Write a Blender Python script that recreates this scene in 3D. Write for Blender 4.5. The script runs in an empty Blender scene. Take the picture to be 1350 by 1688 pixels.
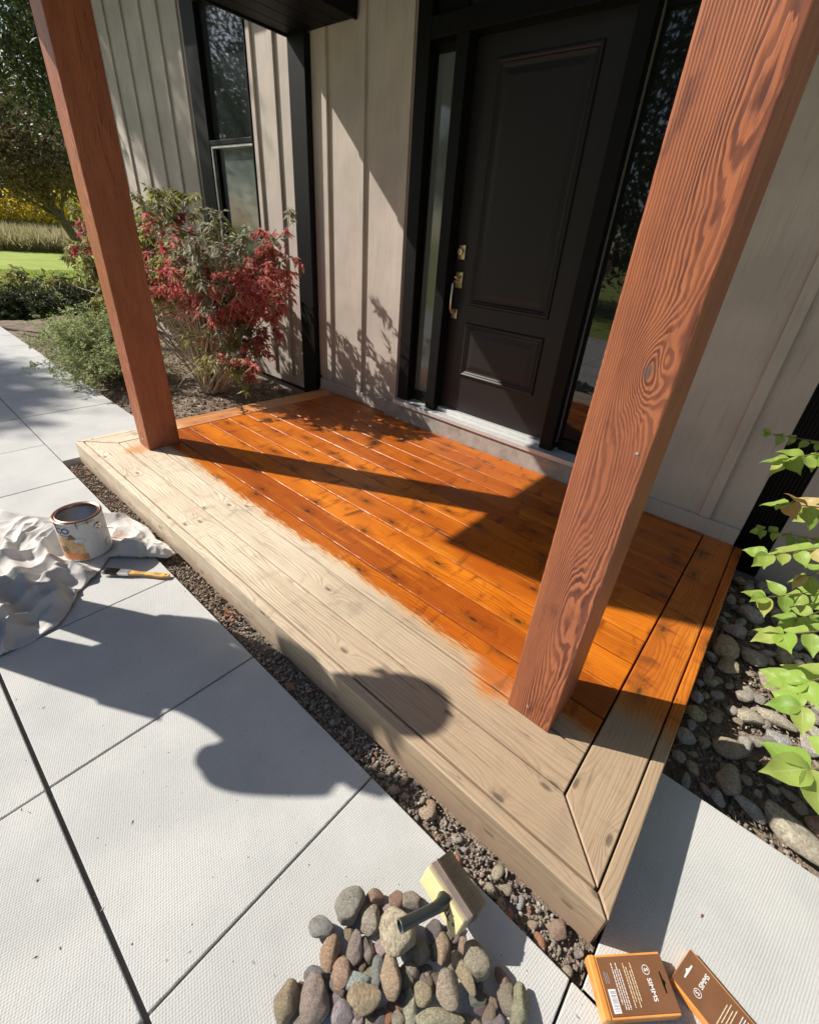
import bpy, bmesh, math, random
import numpy as np
from mathutils import Vector, Matrix, Euler, noise
random.seed(7)
rng = np.random.default_rng(11)
R = math.radians
S = bpy.context.scene
COL = S.collection

# ------------------------------------------------------------------ camera
cam = bpy.data.cameras.new("camera"); co = bpy.data.objects.new("camera", cam); COL.objects.link(co)
co.matrix_world = Matrix.Translation((0.0439, -0.7968, 1.2382)) @ Matrix.Rotation(0.6615, 4, 'Z') @ Matrix.Rotation(1.0554, 4, 'X') @ Matrix.Rotation(0.0906, 4, 'Z')
cam.sensor_fit = 'VERTICAL'; cam.sensor_height = 36; cam.lens = 36 * 733.01 / 1688
cam.shift_x = -18.1 / 1688; cam.shift_y = -29.9 / 1688
cam.clip_start = 0.02; cam.clip_end = 2000
S.camera = co

# ------------------------------------------------------------------ light
SUN = Vector((0.679, 0.353, -0.643))
w = bpy.data.worlds.new("World"); S.world = w; w.use_nodes = True
nt = w.node_tree; nt.nodes.clear()
sky = nt.nodes.new('ShaderNodeTexSky'); sky.sky_type = 'NISHITA'; sky.sun_disc = False
sky.sun_elevation = R(40); sky.sun_rotation = R(242.5); sky.air_density = 1.0; sky.dust_density = 1.0
bg = nt.nodes.new('ShaderNodeBackground'); bg.inputs[1].default_value = 0.09
ow = nt.nodes.new('ShaderNodeOutputWorld')
nt.links.new(sky.outputs[0], bg.inputs[0]); nt.links.new(bg.outputs[0], ow.inputs[0])
sl = bpy.data.lights.new("sun", 'SUN'); sl.energy = 4.6; sl.angle = R(0.55); sl.color = (1.0, 0.94, 0.86)
so = bpy.data.objects.new("sun", sl); COL.objects.link(so); so.rotation_euler = SUN.to_track_quat('-Z', 'Y').to_euler()
S.view_settings.view_transform = 'Standard'; S.view_settings.look = 'None'
S.view_settings.gamma = 1; S.view_settings.exposure = 0.56

# ------------------------------------------------------------------ node helper
class N:
    def __init__(s, name):
        s.m = bpy.data.materials.new(name); s.m.use_nodes = True
        s.t = s.m.node_tree; s.t.nodes.clear()
        s.out = s.t.nodes.new('ShaderNodeOutputMaterial')
        s.p = s.t.nodes.new('ShaderNodeBsdfPrincipled')
        s.t.links.new(s.p.outputs[0], s.out.inputs[0])
    def n(s, typ, **k):
        x = s.t.nodes.new(typ)
        for a, b in k.items(): setattr(x, a, b)
        return x
    def l(s, a, b): s.t.links.new(a, b)
    def put(s, sock, v):
        if isinstance(v, bpy.types.NodeSocket): s.l(v, sock)
        elif isinstance(v, (tuple, list)) and len(v) == 3 and sock.type == 'RGBA': sock.default_value = (*v, 1)
        else: sock.default_value = v
    def math(s, op, a, b=0.0, c=None, clamp=False):
        x = s.n('ShaderNodeMath', operation=op); x.use_clamp = clamp
        s.put(x.inputs[0], a); s.put(x.inputs[1], b)
        if c is not None: s.put(x.inputs[2], c)
        return x.outputs[0]
    def mix(s, f, a, b, mode='MIX'):
        x = s.n('ShaderNodeMix', data_type='RGBA', blend_type=mode)
        s.put(x.inputs[0], f); s.put(x.inputs[6], a); s.put(x.inputs[7], b)
        return x.outputs[2]
    def noise(s, vec, scale=5, detail=4, rough=.55, dist=0):
        x = s.n('ShaderNodeTexNoise'); 
        if vec is not None: s.l(vec, x.inputs['Vector'])
        x.inputs['Scale'].default_value = scale; x.inputs['Detail'].default_value = detail
        x.inputs['Roughness'].default_value = rough; x.inputs['Distortion'].default_value = dist
        return x.outputs[0]
    def vor(s, vec, scale=5, feature='F1', out=0, dim='3D'):
        x = s.n('ShaderNodeTexVoronoi', feature=feature, voronoi_dimensions=dim); s.l(vec, x.inputs['Vector']); x.inputs['Scale'].default_value = scale
        return x.outputs[out]
    def ramp(s, f, stops):
        x = s.n('ShaderNodeValToRGB'); s.l(f, x.inputs[0]); e = x.color_ramp.elements
        while len(e) < len(stops): e.new(0.5)
        for i, (p, c) in enumerate(stops):
            e[i].position = p; e[i].color = (*c, 1) if len(c) == 3 else c
        return x.outputs[0]
    def mr(s, v, a, b, c=0., d=1.):
        x = s.n('ShaderNodeMapRange', interpolation_type='SMOOTHSTEP'); s.put(x.inputs[0], v)
        for i, q in enumerate((a, b, c, d)): x.inputs[i + 1].default_value = q
        return x.outputs[0]
    def xyz(s, vec):
        x = s.n('ShaderNodeSeparateXYZ'); s.l(vec, x.inputs[0]); return x.outputs
    def comb(s, x, y, z):
        c = s.n('ShaderNodeCombineXYZ'); s.put(c.inputs[0], x); s.put(c.inputs[1], y); s.put(c.inputs[2], z); return c.outputs[0]
    def obj(s): return s.n('ShaderNodeTexCoord').outputs['Object']
    def pos(s): return s.n('ShaderNodeNewGeometry').outputs['Position']
    def island(s): return s.n('ShaderNodeNewGeometry').outputs['Random Per Island']
    def rand(s): return s.n('ShaderNodeObjectInfo').outputs['Random']
    def bump(s, h, strength=.3, dist=.002):
        b = s.n('ShaderNodeBump'); s.put(b.inputs['Height'], h); b.inputs['Strength'].default_value = strength; b.inputs['Distance'].default_value = dist
        s.l(b.outputs[0], s.p.inputs['Normal']); return b
    def fin(s, col=None, rough=.6, metal=0., spec=.5):
        if col is not None: s.put(s.p.inputs['Base Color'], col)
        s.put(s.p.inputs['Roughness'], rough); s.put(s.p.inputs['Metallic'], metal); s.put(s.p.inputs['Specular IOR Level'], spec)
        return s.m

def plain(name, col, rough=.6, metal=0., spec=.5, var=.12, sc=30, bump=.15):
    m = N(name); o = m.obj(); n = m.noise(o, sc, 4)
    c = m.mix(m.mr(n, .3, .7), tuple(x * (1 - var) for x in col), tuple(min(1, x * (1 + var)) for x in col))
    if bump: m.bump(n, bump, .002)
    return m.fin(c, rough, metal, spec)

# ------------------------------------------------------------------ deck wood
def deck_wood(name, axis):
    m = N(name)
    o = m.xyz(m.obj()); r = m.rand()
    lo, ac = (o[0], o[1]) if axis == 0 else (o[1], o[0])
    off = m.math('MULTIPLY', r, 37.0); ac = m.math('ADD', ac, m.math('MULTIPLY', o[2], 1.))
    v = m.comb(m.math('ADD', lo, off), m.math('ADD', ac, m.math('MULTIPLY', r, 11.)), m.math('MULTIPLY', o[2], 1.))
    vs = m.n('ShaderNodeVectorMath', operation='MULTIPLY'); m.l(v, vs.inputs[0]); vs.inputs[1].default_value = (1.3, 9, 9)
    n1 = m.noise(vs.outputs[0], 1.0, 3, .5, .3)
    vk = m.n('ShaderNodeVectorMath', operation='MULTIPLY'); m.l(v, vk.inputs[0]); vk.inputs[1].default_value = (2.6, 6.5, 0)
    kd = m.vor(vk.outputs[0], 1.0, dim='2D')
    bumpk = m.math('POWER', 2.718, m.math('MULTIPLY', kd, -7.0))
    ring = m.math('ADD', m.math('MULTIPLY', ac, 85.), m.math('ADD', m.math('MULTIPLY', n1, 7.), m.math('MULTIPLY', bumpk, 5.)))
    saw = m.math('FRACT', ring)
    g = m.math('MULTIPLY', m.mr(saw, .45, .85), m.mr(saw, .93, 1., 1., .0))
    fv = m.n('ShaderNodeVectorMath', operation='MULTIPLY'); m.l(v, fv.inputs[0]); fv.inputs[1].default_value = (7, 420, 90)
    fine = m.noise(fv.outputs[0], 1.0, 3)
    kn = m.mr(kd, .022, .065, 1., 0.)
    halo = m.mr(kd, .05, .28, 1., 0.)
    cv = m.n('ShaderNodeVectorMath', operation='MULTIPLY'); m.l(v, cv.inputs[0]); cv.inputs[1].default_value = (15, 5.5, 2)
    cross = m.mr(m.noise(cv.outputs[0], 1., 5, .62, .55), .53, .72)
    pv = m.n('ShaderNodeVectorMath', operation='MULTIPLY'); m.l(v, pv.inputs[0]); pv.inputs[1].default_value = (1.1, 3, 1)
    patch = m.mr(m.noise(pv.outputs[0], 1.7, 3), .35, .7)
    P = m.xyz(m.pos())
    # raw weathered cedar
    rawb = m.mix(patch, (.78, .67, .49), (.64, .52, .36))
    rawb = m.mix(m.math('MULTIPLY', r, .5), rawb, (.74, .66, .53))
    rawb = m.mix(m.mr(P[0], -1.7, .0, 0., .86), rawb, (.36, .25, .15))   # right-hand end weathered browner; left end paler, its sun glare painted in
    raw = m.mix(m.math('MULTIPLY', g, m.mr(n1, .3, .7, .2, .6)), rawb, (.30, .20, .12))
    raw = m.mix(m.mr(fine, .45, .75, 0., .45), raw, (.24, .165, .10))
    raw = m.mix(m.math('MULTIPLY', cross, .30), raw, (.27, .19, .12))
    raw = m.mix(m.math('MULTIPLY', halo, m.math('MULTIPLY', cross, .55)), raw, (.16, .11, .075))
    grime = m.mr(m.noise(m.pos(), 2.6, 6, .65), .52, .72)
    raw = m.mix(m.math('MULTIPLY', grime, .38), raw, (.23, .19, .155))
    chk = m.mr(m.math('ABSOLUTE', m.math('SUBTRACT', m.noise(m.comb(m.math('MULTIPLY', m.math('ADD', lo, off), .7), m.math('MULTIPLY', ac, 38.), r), 1., 2), .5)), .0, .012, .55, 0.)
    raw = m.mix(chk, raw, (.13, .09, .06))
    raw = m.mix(m.math('MULTIPLY', kn, .75), raw, (.085, .06, .045))
    # fresh stain
    st = m.mix(patch, (.72, .21, .012), (.50, .12, .008))
    st = m.mix(m.math('MULTIPLY', m.math('POWER', r, 1.3), .9), st, (.33, .068, .008))
    st = m.mix(m.math('MULTIPLY', g, m.mr(n1, .3, .7, .25, .65)), st, (.25, .045, .004))
    st = m.mix(m.mr(fine, .5, .72, 0., .4), st, (.20, .038, .004))
    st = m.mix(m.mr(m.noise(m.comb(m.math('MULTIPLY', m.math('ADD', lo, off), 2.2), m.math('MULTIPLY', ac, 26.), 0.), 1., 4, .6), .5, .75, 0., .4), st, (.85, .34, .03))
    st = m.mix(m.math('MULTIPLY', cross, .8), st, (.15, .030, .005))
    st = m.mix(m.math('MULTIPLY', m.math('MULTIPLY', halo, m.noise(fv.outputs[0], .4, 2)), .9), st, (.10, .025, .006))
    st = m.mix(m.math('MULTIPLY', kn, .8), st, (.035, .014, .008))
    # brushed edge of the stain
    bv = m.n('ShaderNodeVectorMath', operation='MULTIPLY'); m.l(m.pos(), bv.inputs[0]); bv.inputs[1].default_value = (2.2, 5, 5)
    nb = m.noise(bv.outputs[0], 1., 5, .6)
    bs = m.n('ShaderNodeVectorMath', operation='MULTIPLY'); m.l(m.pos(), bs.inputs[0]); bs.inputs[1].default_value = (14, 120, 5)
    nb2 = m.noise(bs.outputs[0], 1., 3, .6)
    yy = m.math('ADD', P[1], m.math('ADD', m.math('MULTIPLY', m.math('SUBTRACT', nb, .5), .11), m.math('MULTIPLY', m.math('SUBTRACT', nb2, .5), .10)))
    mask = m.mr(yy, .188, .222); wide = m.mr(yy, .165, .222)
    for bx, by, br in ((-2.82, .055, .07), (-.33, .185, .095)):
        dx = m.math('SUBTRACT', P[0], bx); dy = m.math('SUBTRACT', P[1], by)
        d = m.math('SQRT', m.math('ADD', m.math('MULTIPLY', dx, dx), m.math('MULTIPLY', dy, dy)))
        d = m.math('ADD', d, m.math('MULTIPLY', m.math('SUBTRACT', nb, .5), .1))
        d = m.math('ADD', d, m.math('MULTIPLY', m.math('SUBTRACT', nb2, .5), .16)); mask = m.math('MAXIMUM', mask, m.mr(d, br * .5, br * 1.25, .8 if br > .08 else .35, 0.)); wide = m.math('MAXIMUM', wide, m.mr(d, br * .6, br * 1.5, .7, 0.))
    if axis == 1:   # the end boards got a thinner coat, later
        mask = m.math('MULTIPLY', m.mr(yy, .30, .44), m.mr(P[0], -3.2, -1.5, .62, .93)); wide = mask
    low = m.mr(m.math('ADD', P[2], m.math('MULTIPLY', m.math('SUBTRACT', m.noise(m.pos(), 7., 4), .5), .09)), -.125, -.075, .6, 0.)
    raw = m.mix(low, raw, (.36, .24, .17))
    fr = m.mr(P[1], -.186, -.172, .35, 0.); raw = m.mix(m.math('MULTIPLY', fr, m.mr(m.noise(fv.outputs[0], .5, 3), .45, .6)), raw, (.30, .23, .17))
    c = m.mix(m.math('MULTIPLY', wide, .8), raw, (.62, .33, .10)); c = m.mix(mask, c, st)
    h = m.math('SUBTRACT', m.math('MULTIPLY', m.math('ADD', fine, m.math('MULTIPLY', g, -.8)), .5), m.math('MULTIPLY', kn, .5))
    m.bump(h, .5, .0018)
    rg = m.math('SUBTRACT', .68, m.math('MULTIPLY', mask, m.mr(cross, 0., 1., .36, .22)))
    return m.fin(c, rg, 0, .4)
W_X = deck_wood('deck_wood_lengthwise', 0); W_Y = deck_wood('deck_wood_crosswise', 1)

# ------------------------------------------------------------------ post wood
def post_wood(name, x0, knots, freq, ca, cb, cc):
    """growth rings cut by the face: contours of a sloping field with peaks where knots sit"""
    m = N(name); P = m.xyz(m.pos()); 
    gN = m.n('ShaderNodeNewGeometry').outputs['Normal']; nn = m.xyz(gN)
    front = m.mr(m.math('ABSOLUTE', nn[1]), .5, .8)
    u = m.math('ADD', m.math('MULTIPLY', m.math('SUBTRACT', P[0], x0), front), m.math('MULTIPLY', m.math('ADD', P[1], .35), m.math('SUBTRACT', 1., front)))
    z = P[2]
    v1 = m.comb(m.math('MULTIPLY', u, 6.), m.math('MULTIPLY', P[1], 3.), m.math('MULTIPLY', z, 1.6))
    n1 = m.noise(v1, 1., 5, .55, .5)
    v2 = m.comb(m.math('MULTIPLY', u, 30.), 0., m.math('MULTIPLY', z, 5.))
    n2 = m.noise(v2, 1., 3, .6, .4)
    # rings close together at the left edge, wide towards the right
    uu = m.math('SUBTRACT', u, m.math('MULTIPLY', m.math('MULTIPLY', u, u), 2.6))
    f = m.math('ADD', m.math('MULTIPLY', uu, freq), m.math('MULTIPLY', m.math('SUBTRACT', n1, .5), m.mr(u, .01, .09, 3., 9.5)))
    f = m.math('ADD', f, m.math('MULTIPLY', m.math('SUBTRACT', n2, .5), m.mr(u, .02, .12, .35, 2.2)))
    km = None
    for kx, kz, amp, su, sz in knots:
        a = m.math('DIVIDE', m.math('SUBTRACT', u, kx), su); b = m.math('DIVIDE', m.math('SUBTRACT', z, kz), sz)
        q = m.math('ADD', m.math('MULTIPLY', a, a), m.math('MULTIPLY', b, b))
        e = m.math('MULTIPLY', m.math('POWER', 2.718, m.math('MULTIPLY', q, -1.)), amp)
        f = m.math('ADD', f, e)
        k = m.mr(q, .012, .07, 1., 0.) if amp > 7 else 0.
        km = k if km is None else m.math('MAXIMUM', km, k)
    saw = m.math('FRACT', f)
    g = m.math('MULTIPLY', m.mr(saw, .25, .6), m.mr(saw, .88, 1., 1., 0.))
    v3 = m.comb(m.math('MULTIPLY', u, 420.), m.math('MULTIPLY', P[1], 50.), m.math('MULTIPLY', z, 9.))
    fine = m.noise(v3, 1., 3, .6)
    v4 = m.comb(m.math('MULTIPLY', u, 9.), 0., m.math('MULTIPLY', z, 3.))
    big = m.mr(m.noise(v4, 1., 4, .6), .38, .68)
    c = m.mix(m.math('MULTIPLY', m.math('MULTIPLY', g, m.mr(n2, .3, .7, .45, 1.)), m.mr(u, .005, .06, .6, 1.)), ca, cb)
    c = m.mix(m.math('MULTIPLY', big, .5), c, cc)
    crk = m.mr(m.math('ABSOLUTE', m.math('SUBTRACT', m.noise(m.comb(m.math('MULTIPLY', u, 26.), 0., m.math('MULTIPLY', z, .9)), 1., 3), .5)), 0., .008, .7, 0.)
    c = m.mix(m.math('MULTIPLY', crk, m.mr(z, 1.1, 1.5)), c, (.07, .02, .018))
    blot = m.mr(m.noise(m.comb(m.math('MULTIPLY', u, 22.), 0., m.math('MULTIPLY', z, 6.)), 1., 5, .65), .56, .70, 0., .6)
    c = m.mix(blot, c, cb)
    c = m.mix(m.mr(fine, .5, .75, 0., .45), c, cb)
    if km is not None: c = m.mix(m.math('MULTIPLY', km, .8), c, (.10, .075, .07))
    m.bump(m.math('SUBTRACT', m.math('MULTIPLY', fine, .4), m.math('MULTIPLY', g, .8)), .3, .0014)
    return m.fin(c, .46, 0, .45)
W_PR = post_wood('red_stained_fir', -.251, [(.089, 1.06, 8., .034, .075), (.112, 1.083, -3., .014, .03), (.085, .80, -3.5, .035, .16), (.070, .42, 4., .030, .16), (.10, 1.45, 2., .03, .14)], 215.,
                 (.47, .155, .066), (.098, .030, .021), (.26, .077, .040))
W_PL = post_wood('orange_stained_fir', -2.9, [], 120., (.46, .15, .060), (.17, .046, .022), (.26, .072, .030))

# ------------------------------------------------------------------ other materials
def siding_mat(name, base):
    m = N(name); o = m.obj(); P = m.xyz(m.pos())
    v = m.comb(m.math('MULTIPLY', P[0], 60.), m.math('MULTIPLY', P[1], 60.), m.math('MULTIPLY', P[2], 4.))
    n = m.noise(v, 1., 5, .6); n2 = m.noise(m.pos(), 2.3, 5, .6); n3 = m.noise(m.pos(), 160, 2, .6)
    c = m.mix(m.mr(n2, .35, .7), base, tuple(x * .82 for x in base))
    c = m.mix(m.math('MULTIPLY', m.mr(n, .5, .75), .38), c, tuple(x * .55 for x in base))
    dirt = m.math('MULTIPLY', m.mr(m.math('ADD', P[2], m.math('MULTIPLY', n2, .3)), .15, .45, 1., 0.), .3)
    c = m.mix(dirt, c, tuple(x * .5 for x in base))
    nail = m.mr(m.vor(m.comb(m.math('MULTIPLY', P[0], 5.2), 0., m.math('MULTIPLY', P[2], 2.1)), 1.), .008, .016, .7, 0.)
    c = m.mix(nail, c, (.07, .05, .04))
    m.bump(m.math('ADD', m.math('MULTIPLY', n, .7), m.math('MULTIPLY', n3, .35)), .5, .002)
    return m.fin(c, .8, 0, .25)
M_SIDE = siding_mat('taupe_siding', (.52, .452, .39))

def paver_mat():
    m = N('concrete_slab'); P = m.pos(); q = m.xyz(P)
    k = 2 * math.pi
    a = m.math('SINE', m.math('MULTIPLY', m.math('ADD', m.math('ADD', q[0], m.math('MULTIPLY', q[1], .55)), m.math('MULTIPLY', m.noise(P, 40, 2), .004)), k / .0085))
    b = m.math('SINE', m.math('MULTIPLY', m.math('SUBTRACT', m.math('MULTIPLY', q[0], .5), q[1]), k / .0105))
    n = m.noise(P, 190, 3, .6); n2 = m.noise(P, 3.2, 6, .62); n3 = m.noise(P, 900, 2)
    h = m.math('ADD', m.math('MULTIPLY', m.math('MULTIPLY', a, b), .5), m.math('MULTIPLY', n, 1.3))
    c = m.mix(m.mr(n2, .35, .7), (.53, .53, .505), (.45, .455, .44))
    c = m.mix(m.math('MULTIPLY', m.mr(n, .5, .72), .25), c, (.30, .30, .28))
    stn = m.mr(m.noise(P, .9, 7, .7), .50, .68, 0., .28); c = m.mix(stn, c, (.36, .35, .32))
    spots = m.mr(m.vor(P, 9.), .02, .05, .5, 0.)
    c = m.mix(spots, c, (.25, .22, .18))
    ru = m.mr(m.noise(P, 1.5, 4), .62, .72, 0., .25)
    c = m.mix(ru, c, (.44, .37, .28))
    m.bump(h, .5, .0013)
    return m.fin(c, .85, 0, .25)
M_PAVE = paver_mat()
M_JOINT = plain('dark_joint', (.13, .12, .11), .95)
def sill_mat():
    m = N('poured_concrete'); P = m.pos(); n = m.noise(P, 9, 6, .65); n2 = m.noise(P, 120, 3)
    c = m.mix(m.mr(n, .35, .7), (.40, .37, .33), (.26, .235, .205)); c = m.mix(m.mr(n2, .55, .75, 0, .4), c, (.15, .13, .11))
    m.bump(n2, .4, .002); return m.fin(c, .85)
M_SILL = sill_mat()
M_BLACK = plain('black_metal_paint', (.005, .005, .0055), .5, spec=.16, var=.2)
M_BLACKW = plain('black_painted_wood', (.0055, .005, .005), .55, spec=.16, var=.2, bump=.3)
def door_mat():
    m = N('espresso_door_paint'); P = m.xyz(m.pos())
    v = m.comb(m.math('MULTIPLY', P[0], 90.), 0., m.math('MULTIPLY', P[2], 7.))
    n = m.noise(v, 1., 4); m.bump(n, .12, .001)
    return m.fin(m.mix(n, (.013, .0105, .0105), (.018, .0145, .0145)), .45, 0, .35)
M_DOOR = door_mat()
M_ALU = plain('pale_aluminium', (.62, .62, .60), .45, .35, var=.05)
M_BRASS = plain('satin_nickel', (.62, .52, .38), .28, 1., var=.08, bump=0)
M_STEEL = plain('bare_steel', (.62, .60, .57), .3, 1., var=.08, bump=0)
def glass_mat(name, col, rough=.02, spec=.9):
    m = N(name); n = m.noise(m.pos(), 2.5, 2); m.bump(n, .05, .004); return m.fin(col, rough, 0, spec)
M_GLASS = glass_mat('dark_window_glass', (.012, .014, .014))
M_GLASSF = glass_mat('grey_glass', (.12, .14, .125), .06, .7)  # plain grey base colour, for the left sidelight and lower window pane
def window_glass():
    m = N('reflecting_window_glass'); m.fin((.035, .04, .04), .03, 0, 1.); m.put(m.p.inputs['Coat Weight'], 1.); m.put(m.p.inputs['Coat Roughness'], .02); return m.m
M_GLASSW = window_glass()
def leaf_mat(name, cols, trans=.35, rough=.5, veins=False):
    m = N(name); i = m.island(); k = len(cols)
    c = m.ramp(i, [(j / max(1, k - 1), cols[j]) for j in range(k)])
    c = m.mix(m.math('MULTIPLY', m.noise(m.pos(), 60, 2), .35), c, tuple(x * .55 for x in cols[0]))
    if veins:
        uv = m.xyz(m.n('ShaderNodeTexCoord').outputs['UV'])
        side = m.math('ABSOLUTE', m.math('SUBTRACT', uv[0], .5))
        vv = m.math('FRACT', m.math('MULTIPLY', m.math('SUBTRACT', uv[1], m.math('MULTIPLY', side, .55)), 7.))
        vein = m.math('MAXIMUM', m.mr(side, .0, .03, 1., 0.), m.mr(m.math('ABSOLUTE', m.math('SUBTRACT', vv, .5)), .0, .07, .55, 0.))
        c = m.mix(m.math('MULTIPLY', vein, .5), c, (.55, .62, .30))
        m.bump(m.math('MULTIPLY', vein, -1.), .3, .001)
    m.fin(c, rough, 0, .35)
    t = m.n('ShaderNodeBsdfTranslucent'); m.l(c, t.inputs[0])
    x = m.n('ShaderNodeMixShader'); x.inputs[0].default_value = trans
    m.l(m.p.outputs[0], x.inputs[1]); m.l(t.outputs[0], x.inputs[2]); m.l(x.outputs[0], m.out.inputs[0])
    return m.m
L_GREEN = leaf_mat('yellow_green_leaf', [(.26, .30, .07), (.38, .38, .10), (.20, .23, .07), (.42, .30, .11), (.32, .34, .16), (.44, .42, .15)], .5)
L_GREY = leaf_mat('pale_sage_leaf', [(.34, .36, .25), (.22, .26, .15), (.40, .34, .26), (.28, .24, .17), (.38, .39, .28)], .5)
L_RED = leaf_mat('crimson_leaf', [(.62, .10, .12), (.48, .08, .09), (.72, .24, .22), (.40, .14, .10), (.66, .42, .28), (.56, .09, .13)], .5)
L_BOX = leaf_mat('small_sage_green_leaf', [(.34, .42, .16), (.46, .52, .24), (.24, .30, .12), (.56, .58, .30)], .5)
L_BRIGHT = leaf_mat('bright_lime_leaf', [(.34, .52, .08), (.42, .58, .13), (.27, .45, .08), (.52, .56, .15)], .5, .42, True)
L_PEACH = leaf_mat('peach_tinged_leaf', [(.66, .50, .18), (.62, .34, .17), (.60, .56, .20)], .45, .42, True)
L_DARK = leaf_mat('deep_green_tree_leaf', [(.045, .065, .02), (.07, .09, .028), (.035, .05, .02), (.10, .13, .035)])
L_OLIVE = leaf_mat('brown_olive_tree_leaf', [(.24, .17, .085), (.17, .14, .065), (.30, .21, .11), (.15, .13, .07), (.32, .27, .13)])
L_YELL = leaf_mat('goldenrod_bloom', [(.80, .62, .03), (.68, .58, .06), (.85, .70, .05), (.50, .50, .10)], .5)
M_BARK = plain('grey_bark', (.15, .12, .09), .9, var=.35, sc=20, bump=.8)
M_TWIG = plain('tan_twig', (.46, .37, .26), .8, var=.3, sc=40)
M_GTWIG = plain('green_brown_twig', (.20, .16, .07), .7, var=.3, sc=40)
def soil_mat():
    m = N('dry_mulch_soil'); P = m.pos(); n = m.noise(P, 14, 8, .7); n2 = m.noise(P, 150, 3, .6)
    c = m.mix(m.mr(n, .3, .7), (.17, .13, .095), (.32, .25, .185)); c = m.mix(m.mr(n2, .5, .75), c, (.46, .38, .29))
    m.bump(m.math('ADD', n, n2), .9, .012); return m.fin(c, .95, 0, .2)
M_SOIL = soil_mat()
M_CHIP = leaf_mat('bark_chip', [(.22, .16, .11), (.34, .25, .18), (.14, .10, .07), (.46, .37, .28), (.28, .21, .165)], 0.02, .9)
M_LITTER = leaf_mat('dry_fallen_leaf', [(.40, .33, .25), (.28, .21, .15), (.48, .42, .34), (.20, .14, .10)], .1, .8)
M_LITTERR = leaf_mat('rusty_fallen_leaf', [(.34, .12, .07), (.42, .20, .12), (.26, .10, .07)], .1, .8)
def stone_mat(name, island=False):
    m = N(name); o = m.obj()
    if island:
        c0 = m.ramp(m.island(), [(0, (.46, .39, .31)), (.25, (.28, .24, .21)), (.45, (.55, .48, .39)), (.6, (.40, .28, .21)), (.8, (.24, .22, .21)), (1, (.60, .55, .47))])
        n = m.noise(m.pos(), 130, 4, .65)
    else:
        c0 = m.n('ShaderNodeObjectInfo').outputs['Color']; n = m.noise(o, 11, 7, .75)
        st = m.n('ShaderNodeVectorMath', operation='MULTIPLY'); m.l(o, st.inputs[0]); st.inputs[1].default_value = (90, 14, 40)
        c0 = m.mix(m.math('MULTIPLY', m.mr(m.noise(st.outputs[0], .25, 5, .65, .8), .45, .62), .5), c0, (.20, .15, .115))
    c = m.mix(m.mr(n, .35, .7, 0, .55), c0, (.21, .165, .13))
    c = m.mix(m.mr(n, .60, .76, 0, .6), c, (.60, .54, .45))
    if not island:
        sp = m.noise(o, 46, 3, .7); c = m.mix(m.mr(sp, .56, .66, 0, .5), c, (.10, .085, .075)); pt = m.noise(o, 3.2, 3); c = m.mix(m.mr(pt, .5, .62, 0, .4), c, (.42, .34, .26))
        n = m.math('ADD', n, m.math('MULTIPLY', sp, .35))
    m.bump(n, 1., .012); return m.fin(c, .8, 0, .3)
M_STONE = stone_mat('river_stone'); M_GRAVEL = stone_mat('mixed_gravel', True)
def grass_mat():
    m = N('lawn_ground'); P = m.pos(); q = m.xyz(P); n = m.noise(P, 1.2, 6, .6); n2 = m.noise(P, 25, 4)
    c = m.mix(m.mr(n, .3, .7), (.27, .36, .07), (.40, .44, .12)); c = m.mix(m.math('MULTIPLY', n2, .35), c, (.17, .22, .04))
    m.bump(n2, .8, .02); return m.fin(c, .95, 0, .15)
M_GRASS = grass_mat()
L_GRASS = leaf_mat('lawn_blade', [(.24, .33, .06), (.32, .38, .09), (.18, .25, .05)], .5)
L_TALL = leaf_mat('dry_tall_grass_blade', [(.46, .38, .22), (.36, .35, .14), (.52, .42, .28), (.28, .30, .11)], .5)

def cloth_mat():
    m = N('canvas_cloth'); P = m.pos(); q = m.xyz(m.obj())
    wv = m.math('MULTIPLY', m.math('SINE', m.math('MULTIPLY', q[0], 2600.)), m.math('SINE', m.math('MULTIPLY', q[1], 2600.)))
    n = m.noise(P, 5, 5, .6); n2 = m.noise(P, 60, 3)
    c = m.mix(m.mr(n, .3, .7), (.62, .595, .56), (.53, .51, .48))
    spill = m.mr(m.noise(P, 7.5, 3, .5), .64, .70, 0., .55)
    c = m.mix(spill, c, (.46, .25, .16))
    m.bump(m.math('ADD', m.math('MULTIPLY', wv, .2), n2), .35, .003)
    return m.fin(c, .9, 0, .2)
M_CLOTH = cloth_mat()

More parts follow.
